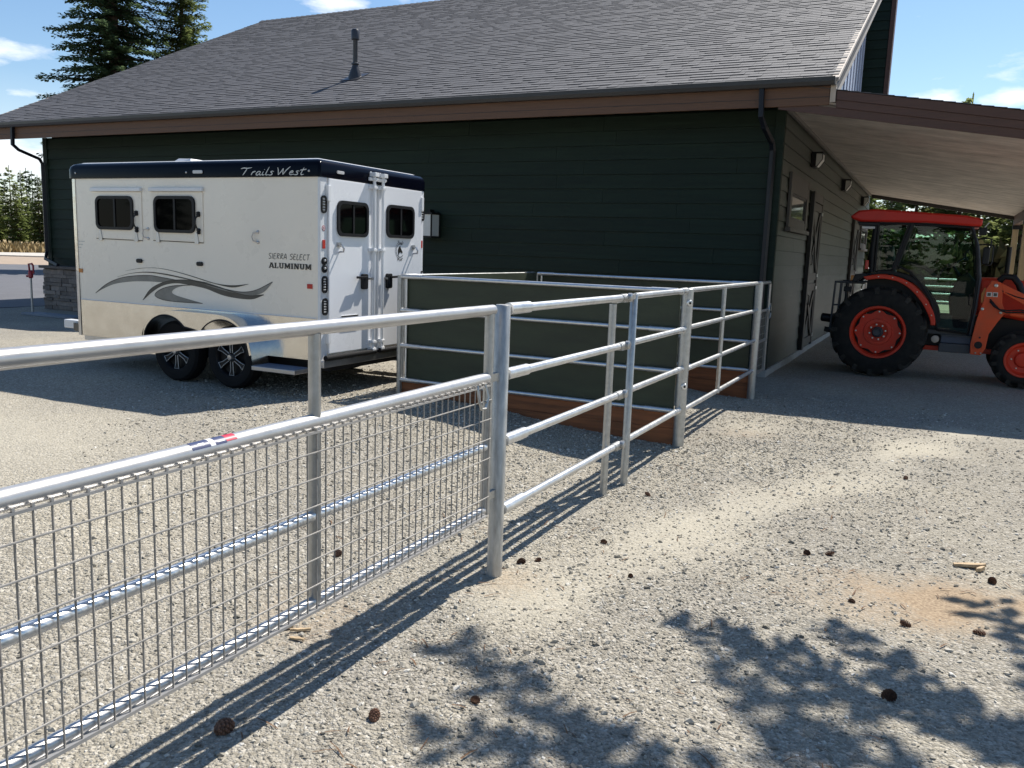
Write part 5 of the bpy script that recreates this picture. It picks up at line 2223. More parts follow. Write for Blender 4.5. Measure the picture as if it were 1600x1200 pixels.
# roof
rp_ = [cabp(*p) for p in ((-1.285, 2.395), (-1.16, 2.490), (-.9, 2.512), (.3, 2.432), (.50, 2.392), (.525, 2.365), (.515, 2.275), (.3, 2.285), (-.2, 2.318), (-1.12, 2.322), (-1.24, 2.36))]
mb = MB()
mb.prism(rp_, 'xz', YL - .07, YR + .07)
mb.build('cab_roof', TROOF, tractor, bevel=.03, smooth=40)
mb = MB()
mb.prism([cabp(*p) for p in ((-1.18, 2.318), (-.86, 2.316), (-.86, 2.258), (-1.13, 2.266))], 'xz', YL - .03, YR + .03)
mb.build('rear_roof_liner', BLACKP, tractor, bevel=.01)
mb = MB()
mb.box(-1.12, -.92, YL - .01, YL + .12, 2.225, 2.262)
mb.build('work_lamp', CLEARL, tractor, bevel=.008)


def cpath(pts, r, name, m, y, parent=tractor, n=8):
    mb_ = MB()
    mb_.path([(*((cabp(x, z)[0]),), y, cabp(x, z)[1]) for x, z in pts], r, n)
    return mb_.build(name, m, parent, smooth=50)


doorp = [(-.385, 2.295), (.385, 2.262), (.470, 2.05), (.545, 1.523), (.535, 1.10), (.495, .712), (.085, .748), (.045, .92), (-.04, 1.17), (-.19, 1.40), (-.37, 1.585), (-.55, 1.672)]
rearp = [(-.865, 2.285), (-.445, 2.298), (-.605, 1.66), (-.62, 1.60), (-.865, 1.585)]
for y, s_ in ((YL, 1), (YR, -1)):
    mb = MB()
    pg = [cabp(*p) for p in doorp]
    mb.add([(a, y + .006 * s_, c) for a, c in pg], [tuple(range(len(pg)))])
    dr = mb.build('cab_door', CABGLASS, tractor, recalc=False)
    cpath(doorp + doorp[:1], .020, 'door_frame', BLACKP, y, dr)
    mb = MB()
    mb.add([(cabp(*p)[0], y + .006 * s_, cabp(*p)[1]) for p in rearp], [tuple(range(len(rearp)))])
    q = mb.build('side_window', CABGLASS, tractor, recalc=False)
    cpath(rearp + rearp[:1], .02, 'window_frame', BLACKP, y, q)
    cpath([(-.40, 2.31), (-.50, 1.95), (-.585, 1.62)], .042, 'pillar', BLACKP, y + .02 * s_)
    cpath([(-.90, 2.30), (-.915, 1.9), (-.90, 1.56)], .045, 'pillar', BLACKP, y + .03 * s_)
    cpath([(.40, 2.27), (.50, 2.0), (.575, 1.523), (.565, 1.10), (.53, .70)], .018, 'front_pillar', TGREY, y + .01 * s_)
    cpath([(.39, 1.95), (.355, 1.90), (.35, 1.84), (.385, 1.78)], .014, 'grab_handle', BLACKP, y + .05 * s_)
    mb = MB()
    mb.prism([cabp(*p) for p in ((-.88, 2.335), (.50, 2.29), (.50, 2.262), (-.88, 2.290))], 'xz', y - .012, y + .03)
    mb.build('cab_header', BLACKP, tractor)
mb = MB()
mb.add([(cabp(-.93, 0)[0], YL + .05, 2.27), (cabp(-.93, 0)[0], YR - .05, 2.27), (cabp(-1.0, 0)[0], YR - .05, 1.60), (cabp(-1.0, 0)[0], YL + .05, 1.60)], [(0, 1, 2, 3)])
mb.build('rear_window', CABGLASS, tractor, recalc=False)
mb = MB()
mb.add([(.42, YL + .05, 2.25), (.42, YR - .05, 2.25), (.60, YR - .05, 1.50), (.60, YL + .05, 1.50)], [(0, 1, 2, 3)])
mb.build('windscreen', CABGLASS, tractor, recalc=False)
# interior: floor, seat, console, steering wheel
mb = MB()
mb.box(-.05, .50, YL + .06, YR - .06, .66, .72)
mb.build('cab_floor', TGREY, tractor)
mb = MB()
mb.prism([(-.80, .9), (-.10, .9), (-.14, 1.12), (-.30, 1.34), (-.80, 1.42)], 'xz', YL + .18, YR - .18)
mb.build('cab_platform', BLACKP, tractor, bevel=.03)
st = MB()
st.prism([(-.66, 1.42), (-.20, 1.42), (-.16, 1.50), (-.22, 1.55), (-.62, 1.53)], 'xz', QY + .52, QY + 1.03)
seat = st.build('seat', SEATM, tractor, bevel=.03)
st = MB()
st.prism([(-.70, 1.52), (-.58, 1.54), (-.66, 1.98), (-.74, 2.02), (-.80, 1.98)], 'xz', QY + .55, QY + 1.0)
st.build('backrest', SEATM, seat, bevel=.03)
for yy_ in (QY + .46, QY + 1.05):
    st = MB()
    st.path([(-.62, yy_, 1.70), (-.40, yy_, 1.72), (-.18, yy_, 1.66), (.0, yy_, 1.52)], .028, 8)
    st.build('armrest', SEATM, seat, smooth=50)
mb = MB()
mb.prism([(.28, .72), (.52, .72), (.56, 1.46), (.42, 1.62), (.30, 1.52), (.20, 1.20)], 'xz', QY + .55, QY + 1.0)
mb.build('dashboard', BLACKP, tractor, bevel=.03)
sw = MB()
cst = Vector((.20, QY + .78, 1.72))
axs = Vector((-.55, 0, .83)).normalized()
u_ = axs.orthogonal().normalized()
w_ = axs.cross(u_)
sw.path([cst + (u_ * math.cos(a) + w_ * math.sin(a)) * .19 for a in np.linspace(0, 2 * math.pi, 28, endpoint=False)], .014, 6, closed=True)
for a in (0, 2.1, 4.2):
    sw.tube(cst - axs * .03, cst + (u_ * math.cos(a) + w_ * math.sin(a)) * .19, .010, 6)
sw.tube(cst - axs * .03, cst - axs * .24, .022, 8)
sw.build('steering_wheel', BLACKP, tractor, smooth=50)
mb = MB()
mb.path([(.02, QY + .34, 1.48), (.06, QY + .34, 1.60), (.14, QY + .36, 1.70)], .012, 6)
mb.lathe([(.0, -.03), (.022, -.02), (.024, .01), (.0, .03)], (.14, QY + .36, 1.71), (0, 0, 1), 10)
mb.build('control_lever', BLACKP, tractor, smooth=50)
# rear fenders: red outer strip and black inner panel
fo_ = [(-1.02, 1.485), (-.85, 1.525), (-.66, 1.528), (-.46, 1.48), (-.27, 1.37), (-.11, 1.20), (.005, 1.01), (.048, .88), (.055, .80)]
fi_ = [(-.97, 1.435), (-.80, 1.463), (-.66, 1.462), (-.49, 1.418), (-.33, 1.315), (-.18, 1.155), (-.065, .97), (-.02, .86), (-.010, .80)]
for y0, y1, ys in ((QY + .05, QY + .30, 1), (QY + TWD - .30, QY + TWD - .05, -1)):
    A_, B_ = catmull(fo_, 4), catmull(fi_, 4)
    mb = MB()
    mb.prism(A_ + B_[::-1], 'xz', y0, y1)
    fd = mb.build('rear_fender', TRED, tractor, bevel=.012, smooth=40)
    mb = MB()
    arc = B_
    base = [(-.02, .62), (-.55, .62), (-.97, 1.3)]
    yy0 = y1 if ys > 0 else y0 - .01
    mb.prism(arc + base, 'xz', yy0, yy0 + .01)
    mb.build('fender_liner', BLACKP, fd)
    mb = MB()
    C_ = [(x + .012, z + .012) for x, z in A_]
    D_ = [(x + .065, z + .05) for x, z in A_]
    yi = y0 + .16 if ys > 0 else y0 + .02
    mb.prism(C_ + D_[::-1], 'xz', yi, yi + .07)
    mb.build('fender_seal', BLACKP, fd)
mb = MB()
for y0, y1 in ((QY + .06, QY + .24), (QY + TWD - .24, QY + TWD - .06)):
    mb.prism([(-1.18, 1.40), (-1.14, 1.52), (-.98, 1.54), (-.93, 1.49), (-1.04, 1.46), (-1.11, 1.40)], 'xz', y0, y1)
mb.build('tail_lamp_bracket', BLACKP, tractor, bevel=.01)
mb = MB()
mb.box(-1.20, -1.14, QY + .08, QY + .16, 1.42, 1.50)
mb.build('turn_lamp', AMBER, tractor, bevel=.01)
mb = MB()
mb.box(-1.02, -.97, QY + .20, QY + .28, 1.60, 1.74)
mb.build('rear_lamp', RED_R, tractor, bevel=.01)
# transmission, rear axle, drawbar, three-point arms, carry-all rack
mb = MB()
mb.box(-.95, .55, QY + .55, QY + 1.02, .42, .95)
mb.lathe([(.16, -.55), (.16, .55)], (-.735, QY + TWD / 2, .645), (0, 1, 0), 20)
mb.build('transmission', TGREY, tractor, bevel=.02)
mb = MB()
mb.lathe([(.05, 0), (.07, .02), (.07, .17), (.09, .18), (.09, .45)], (-1.63, QY + .48, .80), (1, 0, -.08), 14)
mb.build('rear_hitch', BLACKM, tractor, smooth=40)
for yy_ in (QY + .35, QY + 1.2):
    mb = MB()
    mb.bar((-.85, yy_, .50), (-1.55, yy_, .62), .04, .08)
    mb.build('lift_arm', BLACKM, tractor, bevel=.006)
mb = MB()
for yy_ in (QY + .25, QY + 1.30):
    mb.tube((-1.455, yy_, .62), (-1.43, yy_, 1.40), .016, 8)
    mb.tube((-1.37, yy_, .62), (-1.345, yy_, 1.40), .014, 8)
    mb.tube((-1.43, yy_, 1.385), (-1.0, yy_, 1.385), .016, 8)
mb.tube((-1.43, QY + .25, 1.385), (-1.43, QY + 1.30, 1.385), .016, 8)
mb.tube((-1.44, QY + .25, 1.02), (-1.20, QY + .25, 1.03), .014, 8)
mb.tube((-1.44, QY + .25, .85), (-1.44, QY + 1.30, .85), .016, 8)
mb.build('rear_rack', TGREY, tractor, smooth=50)
mb = MB()
mb.box(-1.30, -1.19, QY + .24, QY + .32, 1.24, 1.32)
mb.build('rack_clamp', BLACKP, tractor, bevel=.01)
# step and tank between the axles
mb = MB()
mb.box(.135, .56, QY + .22, QY + .62, .395, .53)
mb.build('tool_box', TGREY, tractor, bevel=.012)
mb = MB()
mb.box(.15, .56, QY + .24, QY + .60, .533, .655)
mb.build('step_box', TBLUE, tractor, bevel=.012)
mb = MB()
mb.lathe([(.05, 0), (.055, .02), (.055, .10), (.03, .11)], (.075, QY + .30, .585), (0, -1, 0), 18)
mb.build('oil_filter', BARGE, tractor, smooth=40)
mb = MB()
mb.box(-.30, 1.5, QY + .35, QY + .47, .40, .47)
mb.box(-.30, 1.5, QY + 1.10, QY + 1.22, .40, .47)
mb.build('loader_subframe', TRED, tractor, bevel=.006)
mb = MB()
mb.box(.55, 1.95, QY + .52, QY + 1.03, .42, .95)
mb.build('engine', BLACKM, tractor, bevel=.02)
mb = MB()
mb.prism([(.60, 1.02), (.60, 1.535), (.95, 1.545), (1.35, 1.49), (1.80, 1.36), (1.98, 1.22), (2.02, .95), (1.9, .88), (1.2, .92)], 'xz', QY + .48, QY + 1.07)
hd = mb.build('hood', TRED, tractor, bevel=.04, smooth=40)
mb = MB()
mb.box(2.0, 2.03, QY + .56, QY + .99, .95, 1.18)
mb.build('grille', BLACKP, hd, bevel=.005)
mb = MB()
mb.box(1.15, 1.34, QY + .35, QY + 1.2, .30, .45)
mb.build('front_axle', TGREY, tractor, bevel=.02)
# loader: towers, arms, cylinders, bucket
tow = [(.735, 1.508), (.845, 1.485), (.88, 1.46), (.90, 1.18), (.955, 1.045), (.88, .92), (.775, .72), (.755, .50), (.705, .40), (.565, .40), (.552, .56), (.60, .95), (.655, 1.20), (.665, 1.36)]
for y0, out in ((QY + .10, 1), (QY + TWD - .16, -1)):
    mb = MB()
    mb.prism(tow, 'xz', y0, y0 + .055)
    tw = mb.build('loader_tower', TORANGE, tractor, bevel=.006)
    yf = y0 - .001 if out > 0 else y0 + .056
    dy = -1 if out > 0 else 1
    mb = MB()
    mb.lathe([(.072, 0), (.072, .012), (.056, .013), (.054, .004)], (.655, yf, .548), (0, dy, 0), 24)
    mb.build('torque_tube_ring', TORANGE, tw, smooth=40)
    mb = MB()
    mb.lathe([(.053, 0), (.053, .008)], (.655, yf, .548), (0, dy, 0), 24)
    mb.lathe([(.014, 0), (.014, .006)], (.665, yf, .66), (0, dy, 0), 12)
    mb.build('tower_hole', BLACKP, tw)
    mb = MB()
    for px, pz2, rr in ((.795, 1.435, .026), (.655, 1.085, .022), (.895, 1.045, .020), (.63, .43, .012), (.70, .43, .012)):
        mb.lathe([(rr, 0), (rr, .018), (rr * .5, .026)], (px, yf, pz2), (0, dy, 0), 12)
    mb.build('pivot_pin', BRASS, tw, smooth=40)
    mb = MB()
    for a0, a1 in ((.685, .755), (.765, .83)):
        mb.box(a0, a1, min(yf, yf + dy * .003), max(yf, yf + dy * .003), 1.27, 1.335)
    mb.build('decal', DECAL_S, tw)
    mb = MB()
    for a0, a1 in ((.695, .74), (.775, .82)):
        mb.box(a0, a1, min(yf + dy * .0032, yf + dy * .005), max(yf + dy * .0032, yf + dy * .005), 1.28, 1.325)
    mb.build('decal_print', DECAL_D, tw)
    arm = [(.86, 1.475), (1.15, 1.335), (1.9, 1.05), (2.5, .42), (2.52, .24), (2.38, .24), (1.82, .86), (1.15, 1.19), (.90, 1.33)]
    ya = y0 + .058 if out > 0 else y0 - .063
    mb = MB()
    mb.prism(arm, 'xz', ya - .03 if out > 0 else ya, ya + .06)
    mb.v = [(x, y - .03 if out > 0 else y, z) for x, y, z in mb.v]
    mb.build('loader_arm', TORANGE, tractor, bevel=.008)
    mb = MB()
    yc = y0 + .03
    mb.tube((.90, yc, 1.045), (1.02, yc, 1.035), .018, 10)
    mb.tube((1.02, yc, 1.035), (1.75, yc, .95), .036, 14)
    mb.build('lift_cylinder', TORANGE, tractor, smooth=50)
    mb = MB()
    mb.path([(.86, y0 + .01, 1.37), (1.05, y0 + .0, 1.29), (1.25, y0 + .0, 1.24), (1.6, y0, 1.10)], .010, 6)
    mb.build('hydraulic_hose', BLACKP, tractor, smooth=50)
mb = MB()
mb.path([(.84, QY + .32, 1.50), (.90, QY + .30, 1.57), (1.02, QY + .30, 1.56), (1.10, QY + .30, 1.46), (1.16, QY + .3, 1.30)], .05, 8)
mb.build('hose_bundle', BLACKP, tractor, smooth=50)
for dyh, zo in ((0, 0), (.03, .03)):
    mb = MB()
    mb.path([(.74, QY + .09, 1.20 + zo), (.80, QY + .05 - dyh, 1.13 + zo), (.87, QY + .05 - dyh, 1.09), (.97, QY + .06, 1.08 - zo), (1.15, QY + .08, 1.10 - zo), (1.5, QY + .1, 1.0)], .011, 6)
    mb.build('hydraulic_hose', BLACKP, tractor, smooth=50)
mb = MB()
for px, pz2 in ((-.80, 1.494), (-.60, 1.49), (-.40, 1.42), (-.24, 1.29), (-.10, 1.11), (-.01, .95)):
    mb.lathe([(.010, 0), (.010, .006), (.004, .010)], (px, QY + .0505, pz2), (0, -1, 0), 8)
mb.build('fender_bolt', BRASS, tractor)
mb = MB()
mb.box(.14, .56, QY + .20, QY + .222, .645, .662)
for i in range(8):
    mb.box(.16 + i * .05, .185 + i * .05, QY + .235, QY + .59, .656, .662)
mb.build('step_tread', TGREY, tractor)
mb = MB()
mb.path([(.50, YL - .012, 1.30), (.47, YL - .035, 1.28), (.47, YL - .035, 1.14), (.50, YL - .012, 1.12)], .009, 6)
mb.build('door_handle', BLACKM, tractor, smooth=50)
mb = MB()
mb.tube((.98, QY + 1.25, 1.2), (.98, QY + 1.25, 2.02), .035, 12)
mb.build('exhaust_pipe', BLACKM, tractor, smooth=50)
mb = MB()
mb.prism([(2.35, .02), (2.40, .62), (2.46, .62), (2.44, .10), (3.05, .06), (3.05, .02)], 'xz', QY - .1, QY + TWD + .1)
for yy_ in (QY - .13, QY + TWD + .102):
    mb.prism([(2.36, .02), (2.40, .62), (2.62, .56), (3.05, .02)], 'xz', yy_, yy_ + .028)
mb.build('bucket', TORANGE, tractor)
mb = MB()
mb.path([(.50, YL - .03, 2.10), (.60, YL - .10, 2.12), (.665, YL - .12, 2.10), (.665, YL - .12, 1.98)], .012, 6)
mb.path([(.52, YL - .03, 2.02), (.64, YL - .10, 2.03), (.70, YL - .12, 2.0), (.705, YL - .12, 1.78), (.69, YL - .12, 1.73), (.62, YL - .12, 1.72)], .011, 6)
mr_ = mb.build('mirror', BLACKP, tractor, smooth=50)
mb = MB()
mb.box(.575, .665, YL - .16, YL - .09, 1.735, 1.99)
mb.build('mirror_shell', BLACKP, mr_, bevel=.02)
mb = MB()
mb.box(.50, .60, YL - .04, YL + .10, 2.16, 2.27)
fl = mb.build('front_work_lamp', BLACKP, tractor, bevel=.01)
mb = MB()
mb.bar((.565, YL + .02, 2.275), (.615, YL + .02, 2.345), .05, .014)
mb.build('lamp_glass', CLEARL, fl)
mb = MB()
mb.prism([(.62, 1.30), (.655, 1.40), (.685, 1.36), (.66, 1.19), (.63, 1.17)], 'xz', QY + .14, QY + .19)
mb.build('side_marker', AMBER, tractor)
mb = MB()
mb.box(-.34, -.20, YL + .05, YL + .20, 2.155, 2.235)
mb.build('interior_mirror', BLACKP, tractor, bevel=.03)

# ------------------------------------------------------------------ yard hydrant, splash boards
hx, hy, hz = -17.37, 11.737, gh(-17.37, 11.737)
hyd = empty('yard_hydrant', (hx, hy, hz), 'thin yard hydrant pipe with dark red head beside the asphalt lane', 'water hydrant')
pipe((hx, hy, hz - .2), (hx, hy, hz + .78), .022, 'pipe', GALV, hyd, 12)
mb = MB()
mb.lathe([(.03, 0), (.05, .02), (.05, .12), (.035, .16), (.02, .17)], (hx, hy, hz + .76), (0, 0, 1), 12)
mb.tube((hx, hy, hz + .82), (hx - .09, hy - .03, hz + .80), .024, 8)
mb.build('head', HYDR, hyd, smooth=40)
mb = MB()
mb.path([(hx - .03, hy, hz + .92), (hx - .045, hy, hz + 1.06), (hx + .06, hy, hz + 1.07), (hx + .10, hy, hz + 1.03), (hx + .10, hy, hz + .86)], .02, 6)
mb.build('handle', HYDR, hyd, smooth=40)
for i, (y0, dz, lb) in enumerate(((11.62, .03, 'grey blue plank lying on the gravel nearest the stone pier foot'), (11.40, .02, 'grey plank on the gravel in front of the other plank by the stone pier'))):
    mb = MB()
    mb.box(-17.25, -15.6, y0, y0 + .16, gh(-16, 11.5) + .004, gh(-16, 11.5) + .05)
    p = mb.build('plank', mat('grey_blue_plank', (.20, .22, .25), .7, 0, .2, 5), bevel=.004, loc=(-16.4, y0, gh(-16, 11.5)))
    tag(p, lb, 'plank')

# ------------------------------------------------------------------ trees


def conifer(H, base, rad, seed, per=6, gap=.42, twig=.34, droop=.25, shape=.85, width=.10, sparse=0., reps=2):
    """trunk and crown meshes, origin at the foot of the trunk"""
    g = random.Random(seed)
    tb = MB()
    tp = [(math.sin(i * 1.3 + seed) * .03 * i / 8, math.cos(i * 1.7 + seed) * .03 * i / 8, H * i / 8) for i in range(9)]
    r0 = H * .0125 + .05
    for i in range(8):
        tb.path([tp[i], tp[i + 1]], r0 * (1 - i / 8.6), 8, r2=r0 * (1 - (i + 1) / 8.6))
    cb = MB()
    z = base
    while z < H - .15:
        f = (H - z) / (H - base)
        L0 = rad * (f ** shape) * (1 - .45 * math.exp(-((1 - f) / .12) ** 2) * 0 ) * (1 if f < .85 else 1 - (f - .85) * 2.2)
        n = max(3, int(per * (.6 + .6 * f)))
        ph = g.uniform(0, 6.28)
        for i in range(n):
            if g.random() < sparse:
                continue
            a = ph + 6.283 * i / n + g.uniform(-.35, .35)
            L = max(.15, L0 * g.uniform(.62, 1.12))
            up0 = g.uniform(-.05, .30) * (1 - f) + g.uniform(-.12, .08) - droop * f * .6
            d = Vector((math.cos(a), math.sin(a), up0)).normalized()
            s_ = Vector((-math.sin(a), math.cos(a), 0))
            zz = z + g.uniform(-gap / 2, gap / 2)
            k2 = max(3, int(L / twig * 2.1))
            pts = []
            for j in range(k2 + 1):
                t = j / k2
                p = Vector((0, 0, zz)) + d * (L * t) + Vector((0, 0, -droop * L * .5 * t * t + .10 * L * max(0, t - .6)))
                pts.append(p)
            if L > .5:
                tb.path([pts[0], pts[len(pts) // 2], pts[-1]], .012 + .012 * L, 4, r2=.004)
            for j in range(1, k2 + 1):
                t = j / k2
                for sg in (-1, 1):
                    for rep in range(reps):
                        tl = twig * g.uniform(.6, 1.5) * (1.25 - .6 * t)
                        dv = (s_ * sg * g.uniform(.5, 1.1) + d * g.uniform(.3, 1.0) + Vector((0, 0, g.uniform(-.55, .35)))).normalized()
                        p = pts[j] + Vector((g.uniform(-.05, .05), g.uniform(-.05, .05), g.uniform(-.08, .08)))
                        sd_ = dv.cross(Vector((g.uniform(-.6, .6), g.uniform(-.6, .6), 1))).normalized() * (width * g.uniform(.6, 1.3))
                        e = p + dv * tl
                        m_ = p + dv * tl * .55
                        cb.add([p, m_ - sd_, e, m_ + sd_], [(0, 1, 2, 3)])
        z += gap * g.uniform(.75, 1.25)
    for q in range(6):
        p = Vector((0, 0, H - .5 + q * .1))
        cb.add([p, p + Vector((.06, 0, .1)), p + Vector((0, 0, .3)), p + Vector((-.06, 0, .1))], [(0, 1, 2, 3)])
    return tb, cb


def make_tree(name, label, cat, spec, m, loc, group=None):
    tb, cb = conifer(**spec)
    t = empty(name, (0, 0, 0), label, cat, group)
    tb.build('trunk', BARK, t, smooth=60, recalc=False)
    cb.build('crown', m, t, recalc=False)
    t.location = loc
    return t


# two tall conifers standing behind the barn roof
make_tree('fir_tree', 'tall dark fir tree behind the left end of the barn roof', 'fir tree', dict(H=26, base=2.5, rad=3.7, seed=3, per=9, gap=.34, twig=.27, droop=.20, shape=.80, width=.05, sparse=.06, reps=5), FIR, (-34.9, 28.2, 0))
make_tree('conifer_tree', 'lighter green bushy conifer behind the barn roof, right of the tall dark fir', 'conifer tree', dict(H=17.5, base=1.5, rad=3.3, seed=8, per=10, gap=.27, twig=.24, droop=.05, shape=.8, width=.042, sparse=.04, reps=4), LARCH, (-33.6, 31.0, 0))

# pine that throws its dappled shade on the lower right of the yard, trunk just right of the view
make_tree('pine_tree', 'pine tree right of the yard whose branches shade the lower right gravel', 'pine tree', dict(H=12.5, base=4.3, rad=2.9, seed=14, per=7, gap=.42, twig=.21, droop=.12, shape=.45, width=.045, sparse=.10, reps=3), PINE, (2.0, 6.0, 0))

# woods: prototypes, then copies
protoA = make_tree('fir_tree', 'dark fir in the woods', 'fir tree', dict(H=11, base=1.2, rad=2.3, seed=31, per=6, gap=.55, twig=.5, droop=.2, width=.16), FIR, (0, 0, 0))
protoB = make_tree('conifer_tree', 'light green conifer in the woods', 'conifer tree', dict(H=11, base=.8, rad=2.3, seed=37, per=8, gap=.46, twig=.42, droop=.08, shape=.95, width=.12), LARCH, (0, 0, 0))
protoC = make_tree('pine_tree', 'loose pine in the woods', 'pine tree', dict(H=12, base=1.8, rad=2.2, seed=41, per=7, gap=.6, twig=.5, droop=.1, shape=.5, width=.15, sparse=.12), PINE, (0, 0, 0))
g3 = random.Random(77)
KIND = {'A': (protoA, 'dark green fir'), 'B': (protoB, 'light green conifer'), 'C': (protoC, 'loose crowned pine')}
used = set()
SG = 'conifers standing outside the view behind the camera'


def plant(kind, x, y, sc, label, group):
    pr_, w = KIND[kind]
    if kind not in used:
        used.add(kind)
        o = pr_
        o.location = (x, y, 0)
        o.scale = (sc,) * 3
        o.rotation_euler = (0, 0, g3.uniform(0, 6))
        o['label'] = w + label
    else:
        o = copy_tree(pr_, (x, y, 0), w + label, sc, g3.uniform(0, 6))
    o['group'] = group
    return o


# far woods across the meadow, seen left of the barn corner
LG = 'trees of the far wood across the meadow'
for i in range(26):
    t = i / 25
    row = i % 3
    dd = 128 + row * 9 + g3.uniform(-3, 3)
    u = -60 + 210 * ((i * 7) % 26) / 25
    dv = Vector((-.43648, .88609, 0)) + Vector((.894, .446, 0)) * ((u - 800) / 1320.4)
    p = dv * dd
    plant('BBACBA'[i % 6], p.x, p.y, g3.uniform(.80, 1.12) + .06 * row, ' of the far wood across the dry meadow, left of the barn', LG)
# woods beyond the porch
RG = 'trees of the wood beyond the porch'
for i in range(34):
    row = i % 4
    y = 46 + row * 5 + g3.uniform(-1.5, 1.5)
    x = -7 + 17 * ((i * 11) % 34) / 33 + g3.uniform(-.6, .6)
    plant('CBCBBC'[i % 6] if i else 'A', x, y, g3.uniform(.62, .82), ' of the wood seen beyond the tractor and porch', RG)
for i in range(16):
    plant('ABCBAC'[i % 6], -44 + 62 * ((i * 5) % 16) / 15 + g3.uniform(-1, 1), -27 - (i % 3) * 7 + g3.uniform(-2, 2), g3.uniform(.9, 1.3), ' standing on the south side of the yard, outside the view', SG)
UND = MB()
gu = np.random.default_rng(9)
for i in range(11000):
    x, y = gu.uniform(-9, 12), 43 + gu.uniform(0, 14)
    h = gu.uniform(.4, 1.8)
    z0 = gu.uniform(0, 2.2)
    a = gu.uniform(0, 3.14)
    w = gu.uniform(.12, .4)
    c, s_ = math.cos(a) * w, math.sin(a) * w
    UND.add([(x - c, y - s_, z0), (x + c, y + s_, z0 + gu.uniform(-.2, .2)), (x + gu.uniform(-.3, .3), y + gu.uniform(-.3, .3), z0 + h * .5)], [(0, 1, 2)])
UND.build('undergrowth', foliage_mat('brown_undergrowth', (.06, .045, .025), (.13, .12, .05), .3), kind='stuff', recalc=False, label='brown and green undergrowth at the foot of the wood beyond the porch')
PAD = sheet('sandy_paddock', [(-14, 31.5), (30, 31.5), (30, 44), (-14, 44)], -.005, SHOULDER)

# pipe corral beyond the porch
for i, (x0, x1) in enumerate(((-6.2, -2.55), (-2.45, 1.2), (1.3, 4.95))):
    f = empty('corral_fence', (x0, 36.5, 0), ('galvanised corral rails far beyond the porch, leftmost behind the barn end', 'galvanised corral rails far beyond the porch, seen through the tractor cab glass', 'galvanised corral rails far beyond the porch, right of the tractor cab')[i], 'fence', 'far corral fence panels')
    for z in (.32, .62, .90, 1.18):
        pipe((x0, 36.5, z), (x1, 36.5, z), .03, 'rail', GALV_B, f, 8)
    for x in (x0, x1):
        pipe((x, 36.5, -.1), (x, 36.5, 1.25), .045, 'post', GALV, f, 8)

# ------------------------------------------------------------------ pine cones and wood scraps


def cone_mesh():
    mb_ = MB()
    g = random.Random(5)
    n = 70
    for i in range(n):
        t = i / n
        zz = -.5 + t
        r = .36 * math.sin(math.pi * min(1, (t * .92 + .08))) ** .7
        a = i * 2.39996
        u = Vector((math.cos(a), math.sin(a), 0))
        v = Vector((-math.sin(a), math.cos(a), 0))
        b0 = u * r * .45 + Vector((0, 0, zz))
        tip = u * (r * 1.45) + Vector((0, 0, zz + .07))
        w = .11 + .05 * math.sin(math.pi * t)
        mb_.add([b0 - v * w * .5, b0 + v * w * .5, tip + v * w - u * .03, tip + u * .04, tip - v * w - u * .03, tip + Vector((0, 0, -.05)) - u * .01],
                [(0, 1, 2, 3, 4), (4, 3, 5), (3, 2, 5), (0, 4, 5), (1, 5, 2), (0, 5, 1)])
    mb_.lathe([(.02, -.5), (.17, -.35), (.18, 0), (.11, .3), (.02, .46)], (0, 0, 0), (0, 0, 1), 10)
    return mb_


cone0 = None
CG = 'pine cones lying on the gravel'
cones = [(-.518, 5.053, .052, 'pine cone on sunlit gravel, left one of a close pair mid right'),
         (-.401, 5.126, .052, 'pine cone on sunlit gravel, right one of a close pair mid right'),
         (-.001, 3.478, .072, 'large blackish pine cone alone in the tree shade at lower right'),
         (-1.403, 2.626, .046, 'small pine cone alone near the bottom middle edge of the tree shade'),
         (-1.664, 2.344, .060, 'pine cone lying right of the gate shadow near the bottom edge'),
         (-1.611, 4.576, .044, 'pine cone on pale sand right of the gate post, beyond the pair there'),
         (-1.886, 4.023, .056, 'pine cone beside the foot of the round gate post, left of a smaller one'),
         (-1.824, 4.107, .040, 'smaller pine cone right of another at the foot of the gate post'),
         (-1.685, 5.673, .050, 'pine cone just right of the foot of the double uprights'),
         (-2.778, 3.558, .056, 'pine cone seen through the gate mesh right of the gate upright'),
         (-2.069, 2.018, .085, 'biggest pine cone, lying inside the gate shadow near the bottom'),
         (.438, 5.126, .060, 'pine cone behind the brown earth patch near the wood scrap'),
         (.346, 4.324, .052, 'pine cone in branch shade on the brown earth patch at the right edge'),
         (.035, 4.258, .052, 'pine cone on the sunlit front rim of the brown earth patch'),
         (-1.297, 4.141, .038, 'tiny flat pine cone on the sandy track in the middle of the yard'),
         (-.22, 4.41, .036, 'small reddish pine cone on the gravel left of the brown earth patch'),
         (-.06, 7.35, .05, 'far pine cone on gravel before the porch shadow')]
for i, (x, y, sz, lb) in enumerate(cones):
    sz *= 1.1
    if cone0 is None:
        o = cone_mesh().build('pine_cone', CONEM, recalc=False)
        cone0 = o
    else:
        o = cone0.copy()
        COL.objects.link(o)
    o.scale = (sz * .62, sz * .62, sz * .95)
    o.location = (x, y, ghn(x, y) + sz * .17)
    o.rotation_euler = (R(g3.uniform(60, 110)), g3.uniform(-.4, .4), g3.uniform(0, 6.28))
    tag(o, lb, 'pine cone', CG)


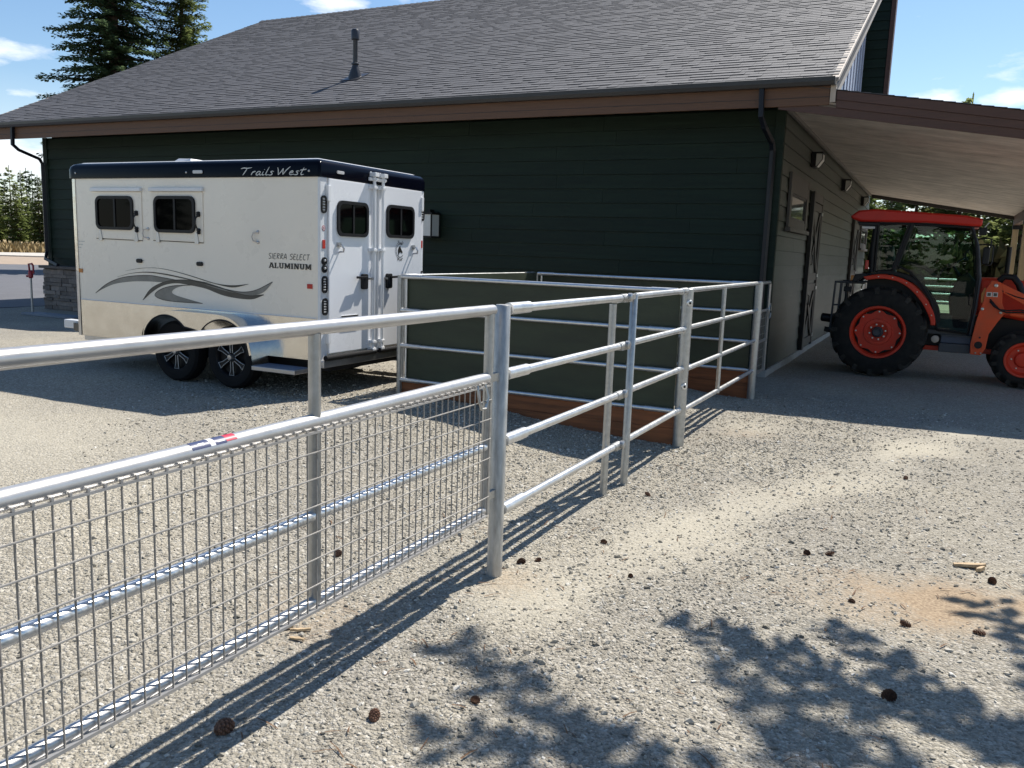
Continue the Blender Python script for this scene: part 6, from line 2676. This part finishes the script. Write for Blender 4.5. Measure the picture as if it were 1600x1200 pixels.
def scrap(x, y, l, w, t, rot, label):
    mb_ = MB()
    g = random.Random(int(x * 1000))
    n = 6
    top = []
    for i in range(n + 1):
        f = i / n - .5
        top.append((f * l, w * (.5 - .35 * abs(f) * 2 * g.uniform(.3, 1))))
    poly = [(a, b_ + g.uniform(-.1, .1) * w) for a, b_ in top] + [(a, -b_ + g.uniform(-.15, .1) * w) for a, b_ in reversed(top)]
    mb_.prism(poly, 'xy', 0, t)
    o_ = mb_.build('wood_scrap', WOODB)
    o_.location = (x, y, ghn(x, y) + .006)
    o_.rotation_euler = (R(g.uniform(-8, 8)), R(g.uniform(-6, 6)), rot)
    tag(o_, label, 'wood scrap', 'split wood scraps on the gravel')


scrap(.335, 5.317, .17, .05, .016, .25, 'broad tan wood scrap at the far edge of the brown earth patch')
scrap(.385, 5.28, .06, .018, .022, .9, 'pale short splinter lying across the broad wood scrap')
scrap(-2.44, 2.73, .10, .02, .012, .9, 'narrow tan splinter below the gate, left of two others')
scrap(-2.36, 2.76, .09, .018, .010, .75, 'narrow tan splinter below the gate, between two others')
scrap(-2.32, 2.69, .07, .016, .008, .2, 'flat tan splinter below the gate, nearest the gate shadow')

# pine needle and twig litter among the stones
gl = np.random.default_rng(23)
b = MB()
for i in range(1800):
    y = 1.5 + 8 * gl.uniform() ** 1.4
    x = gl.uniform(-.8, .11) * y + gl.uniform(-.6, .5)
    if gl.uniform() > .16 + 1.4 * dirt_at(x, y) + .3 * max(0, noise.noise((x, y, 4))):
        continue
    l = gl.uniform(.012, .05)
    a = gl.uniform(0, math.pi)
    z = ghn(x, y) + .008
    d = Vector((math.cos(a), math.sin(a), gl.uniform(-.15, .15))) * l
    w = Vector((-math.sin(a), math.cos(a), 0)) * gl.uniform(.0012, .004)
    c = Vector((x, y, z))
    m_ = c + Vector((gl.uniform(-.004, .004), gl.uniform(-.004, .004), .004))
    b.add([c - d - w, c - d + w, m_ + w, m_ - w, c + d + w * .6, c + d - w * .6], [(0, 1, 2, 3), (3, 2, 4, 5)])
b.build('twig_litter', mat('brown_twig', (.13, .07, .035), .85, 0, .4, 40), kind='stuff', recalc=False, label='brown needles and twig litter among the gravel')
